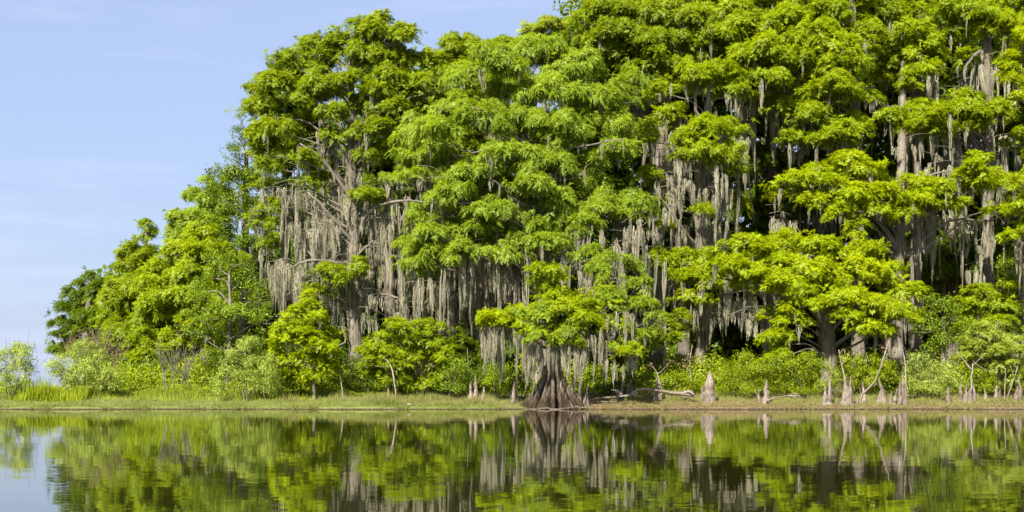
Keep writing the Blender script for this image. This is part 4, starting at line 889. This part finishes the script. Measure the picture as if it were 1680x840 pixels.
KN = [('broad cone shaped knee with slender tip beside the left end of the lance leaved bush',1163,652,52,25,1),
 ('thin pale pointed knee half hidden behind the broad cone shaped one',1152,636,22,8,1),('stubby blunt knee just past the butt end of the driftwood',1124,644,20,9,1),
 ('tall leaning fin shaped knee at the foot of the lance leaved bush',1257,654,38,16,1),('small blunt knee touching the left side of the fin shaped one',1246,650,22,9,1),
 ('narrow grey knee with two peaks, left neighbour of the jagged pale stump',1357,657,46,17,2),('wide pale jagged knee with four splintered peaks',1389,659,52,22,4),
 ('slim brown knee set back right of the jagged one',1417,650,34,9,1),('tiny spike of a knee between the jagged and slim brown ones',1406,652,14,5,1),
 ('sharp twin knee with steep sides, right of the long leaning dead stem',1446,655,42,18,2),('short split knee leaning against the stick covered one',1463,656,28,14,2),
 ('tall ragged knee cluster pierced by a thin bare stem',1480,654,50,18,3),('narrow leaning knee left of the broken branched stem',1576,645,30,9,1),
 ('clumped brownish knees under the broken branched stem',1592,651,38,24,3),('small grey knee behind the whitish sapling stem',1634,640,24,8,1),
 ('broad blunt knee nearest the right picture edge',1670,646,38,16,2),('white splintered tall knee rising behind the driftwood',1078,638,38,14,2),
 ('thin crooked knee at the forked end of the driftwood',1019,642,34,9,1),('short rounded post like knee behind the driftwood arch',1044,638,16,6,1),
 ('dark low knee left of the thin crooked one',1012,643,18,8,1),('little knee alone in the green behind the root base',971,634,18,5,1),
 ('brown double peaked knee in the grass under the reddish trunk',776,650,44,20,2),('short knee right of the brown double peaked one',793,649,26,9,1),
 ('grey blurred looking knee in the shade left of the root base',843,648,44,16,1),('upright brown knee touching the right side of the root base',939,668,52,13,1),
 ('second narrow knee right of the root base',950,668,44,11,1),('low outer knee at the end of the root base',962,668,34,14,2),
 ('faint knee in the weeds between twiggy bush and broken branched stem',1556,644,26,9,1),('slim knee deep in the weeds left of the pale feathery sapling',1616,642,20,7,1)]
for q in KN: knee(*q)

# ================================================================== DEADWOOD
def stick(name, label, cat, parts, m=DRIFT, names=None, leaves=None, group=None):
    """parts: polylines of (px,py,Y,r px); first is the main stem, the rest are branches"""
    p0 = P(parts[0][0][0], parts[0][0][1], parts[0][0][2]); root = thing(name, label, cat, (p0[0], p0[1], max(gz(p0[0], p0[1]), 0)), group)
    for i, L in enumerate(parts):
        lp = smooth_path([[*P(a, b, y), r*.7/F*y] for a, b, y, r in L], 4)
        if i == 0 and cat != 'fallen branch': lp[0, 2] = gz(lp[0, 0], lp[0, 1])-.08
        mb = MB(); mb.tube(lp[:, :3]+rng.normal(size=(len(lp), 3))*.012, np.maximum(lp[:, 3], .01), 8, .1, 5, .1, .08)
        mb.build('stem' if i == 0 else 'branch', m, root)
    if leaves:
        W = [(P(a, b, y), w_/2/F*y, w_/2/F*y, h_/2/F*y) for a, b, y, w_, h_ in leaves]
        v, f = broad_leaves(W, .7, .16, .17, .6, 5, .1); link('dry_leaves', mesh_np('dry_leaves', v, f), LM['dead'], root)
    return root
stick('driftwood', 'long arched grey driftwood branch lying on the brown bank', 'fallen branch',
  [[(1140,650,82.3,3),(1122,646,82.4,4.4),(1100,644,82.6,3.8),(1072,640,82.8,3.2),(1050,639,82.8,3.4),(1038,645,82.6,3.2),(1028,650,82.4,2.6),(1016,648,82.3,2)],[(1030,649,82.4,3),(1010,651,82.2,2.4),(985,653,82.1,2),(970,655,82,1)],
   [(1020,647,82.3,3),(1012,642,82.4,2.5),(1003,639,82.5,1.5)],[(1122,645,82.4,4),(1130,642,82.2,3),(1138,647,82,2.5)]])
stick('fallen_branch', 'low pale fallen branch with raised twigs right of the fin shaped knee', 'fallen branch',
  [[(1256,657,81.4,1.6),(1275,652,81.6,1.6),(1295,649,81.9,1.4),(1312,650,82,1)],[(1290,650,81.8,1),(1304,645,82,.8),(1316,655,81.8,.6)],[(1296,649,81.9,1),(1308,653,81.7,.8)]])
stick('dead_sapling', 'white leaning dead stem standing on the jagged pale knee', 'dead stem', [[(1390,640,82,2.2),(1386,618,82.4,1.6),(1380,596,82.6,1.4),(1376,574,82.8,1)],[(1381,600,82.6,1),(1388,588,82.8,.8),(1394,578,83,.5)],[(1377,580,82.7,.7),(1384,573,82.7,.5),(1386,582,82.7,.4)]])
stick('dead_sapling', 'long tan dead stem leaning right above the twin knee', 'dead stem', [[(1411,649,82.2,1.5),(1425,637,82.5,1.5),(1436,624,82.8,1.5),(1446,598,83.2,1.5),(1454,572,83.4,1.6),(1459,558,83.5,1)],[(1436,625,82.8,1),(1432,633,82.8,1),(1440,630,82.6,.6)],[(1447,596,83.2,.8),(1452,588,83,.5)]], leaves=[(1452,574,83.4,8,8)])
stick('dead_sapling', 'slender straight pale stem rising from the ragged knee cluster', 'dead stem', [[(1486,652,81.8,2),(1486,620,82,1.4),(1484,590,82.2,1.2),(1480,566,82.4,.8)],[(1485,600,82.1,.7),(1494,590,82.3,.5)],[(1481,575,82.3,.7),(1470,585,82.4,.5)]])
stick('dead_sapling', 'curved grey bare stem bent over at the top left of the leaning thin cypress stem', 'dead stem', [[(650,647,83,1.8),(647,628,83.2,1.8),(643,606,83.5,1.6),(636,592,83.7,1.4),(626,582,84,1)],[(641,600,83.6,1),(628,602,83.8,.9),(614,600,84,.5)]])
stick('snag', 'short orange brown broken snag behind the curved bare stem', 'dead stem', [[(637,640,84.6,2.6),(637,616,84.6,2.4),(636,598,84.7,2)],[(636,606,84.6,1),(630,600,84.5,.6)]], m=BARK_RED)
stick('dead_sapling', 'whitish leaning stem close to the right edge', 'dead stem', [[(1652,655,83,1.6),(1660,632,83.2,1.5),(1668,606,83.5,1.4),(1676,572,83.7,1)],[(1664,620,83.3,.8),(1658,600,83.4,.5)]])
stick('dead_sapling', 'broken upright stem with long white crossing branches on the far right bank', 'dead stem', [[(1593,656,82.6,2.2),(1594,625,82.8,1.8),(1596,596,83,1.2)],[(1594,606,82.9,1.2),(1580,590,83,1),(1568,574,83.2,.6)],[(1596,592,83,1.2),(1612,604,83,1),(1630,610,83,.6)],[(1595,600,83,1),(1608,588,83.1,.8),(1616,578,83.2,.5)],[(1582,592,83,.8),(1590,604,82.9,.8)]])
stick('dead_sapling', 'short upright grey stick right of the whitish sapling', 'dead stem', [[(1648,652,83.4,1.2),(1649,625,83.4,1.1),(1650,604,83.5,.8)]])
stick('dead_sapling', 'thin stem hung with dried brown leaves before the grey flared trunk', 'dead stem', [[(1137,640,86,1.4),(1133,616,86,1.2),(1132,592,86,1),(1136,566,86,.7)],[(1134,612,86,.8),(1126,602,86,.7),(1119,595,86,.4)],[(1132,596,86,.7),(1126,588,86,.4)]], leaves=[(1122,596,86,14,8),(1130,586,86,10,7),(1148,590,86,12,10),(1128,603,86,12,6)])
stick('dead_sapling', 'arching dead twig above the white splintered knee', 'dead stem', [[(1086,640,83.2,1),(1078,612,83.4,1),(1070,602,83.5,.9),(1062,598,83.6,.5)],[(1078,614,83.4,.8),(1090,604,83.6,.7),(1102,592,83.8,.4)]], leaves=[(1068,600,83.5,8,5),(1100,594,83.8,7,5)])
for lab, pts in [('thin pale stem left of the young bright sapling, standing in the weeds', [(455,645,84,1.1),(453,620,84.2,1),(450,602,84.3,.7)]),
                 ('thin pale stem in the weeds right of the young bright sapling', [(562,645,84,1.1),(559,625,84.2,1),(556,605,84.3,.7)]),
                 ('slim upright pale stem right of the thin leaning cypress stem', [(715,622,86.4,1.4),(716,600,86.5,1.2),(715,580,86.6,.9)]),
                 ('slim grey stem left of the short orange brown snag', [(604,620,86.2,1.4),(603,604,86.3,1.2),(602,588,86.4,.9)]),
                 ('slim stem standing under the hanging moss left of the reddish trunk', [(768,610,88,1.2),(768,590,88,1),(767,572,88,.7)])]:
    stick('dead_sapling', lab, 'dead stem', [pts], group='thin bare stems in the weeds')
# exposed roots by the root base
for i, (lab, pts) in enumerate([('knotted brown surface root running right from the root base', [(950,668,80.9,2),(975,665,80.9,2.2),(1000,667,80.8,1.8),(1030,665,80.9,1)]),
        ('second brown surface root higher on the bank right of the root base', [(955,660,81.8,1.8),(990,659,81.8,1.8),(1020,660,81.6,1.2),(1045,659,81.5,.7)]),
        ('twisted root lying in front of the root base, touching the water', [(880,671,80.0,1.8),(896,670,79.9,2),(912,671.5,79.9,1.8),(930,670,80.1,1.4)]),
        ('thin crossing root at the right foot of the root base', [(925,671,80.2,1.4),(944,668,80.3,1.8),(958,669,80.4,1.5),(972,667,80.6,1)]),
        ('dark root lying at the foot of the root base, left side', [(885,671,80.4,1.6),(862,672,80.5,1.6),(845,671,80.6,1)])]):
    stick('surface_root', lab, 'root', [pts], m=DARKW, group='surface roots at the waterline')

# ================================================================== LITTER
m, n, l, b = mat('cloudy_plastic')
no = N(n, 'ShaderNodeTexNoise', Scale=14.0, Detail=3.0); r = ramp(n, [(0.35, (0.22,0.34,0.29)), (0.65, (0.42,0.50,0.46))]); l.new(no.outputs['Fac'], r.inputs['Fac'])
l.new(r.outputs['Color'], b.inputs['Base Color']); b.inputs['Roughness'].default_value = .3
c = P(671, 664, 80.9); x0, y0 = c[0], 80.9; z0 = gz(x0, y0)+.07
t = np.array([0, .02, .06, .2, .28, .33, .36, .39, .395]); rr = np.array([.02, .04, .05, .052, .047, .024, .018, .018, .003])*(1+.06*rng.normal(size=9))
mb = MB(); t = t*.75
mb.tube(np.stack([x0-.15+t, y0+.1*t, z0+.05*t], 1), rr, 14, .1, 3, 1, .05)
o = mb.build('plastic_bottle', m); o['label'] = 'small pale greenish crumpled bottle lying at the grassy waterline'; o['category'] = 'bottle'

print('TRIS', TRI[0], 'MOSS', NM[0], 'OBJ', len(bpy.data.objects))
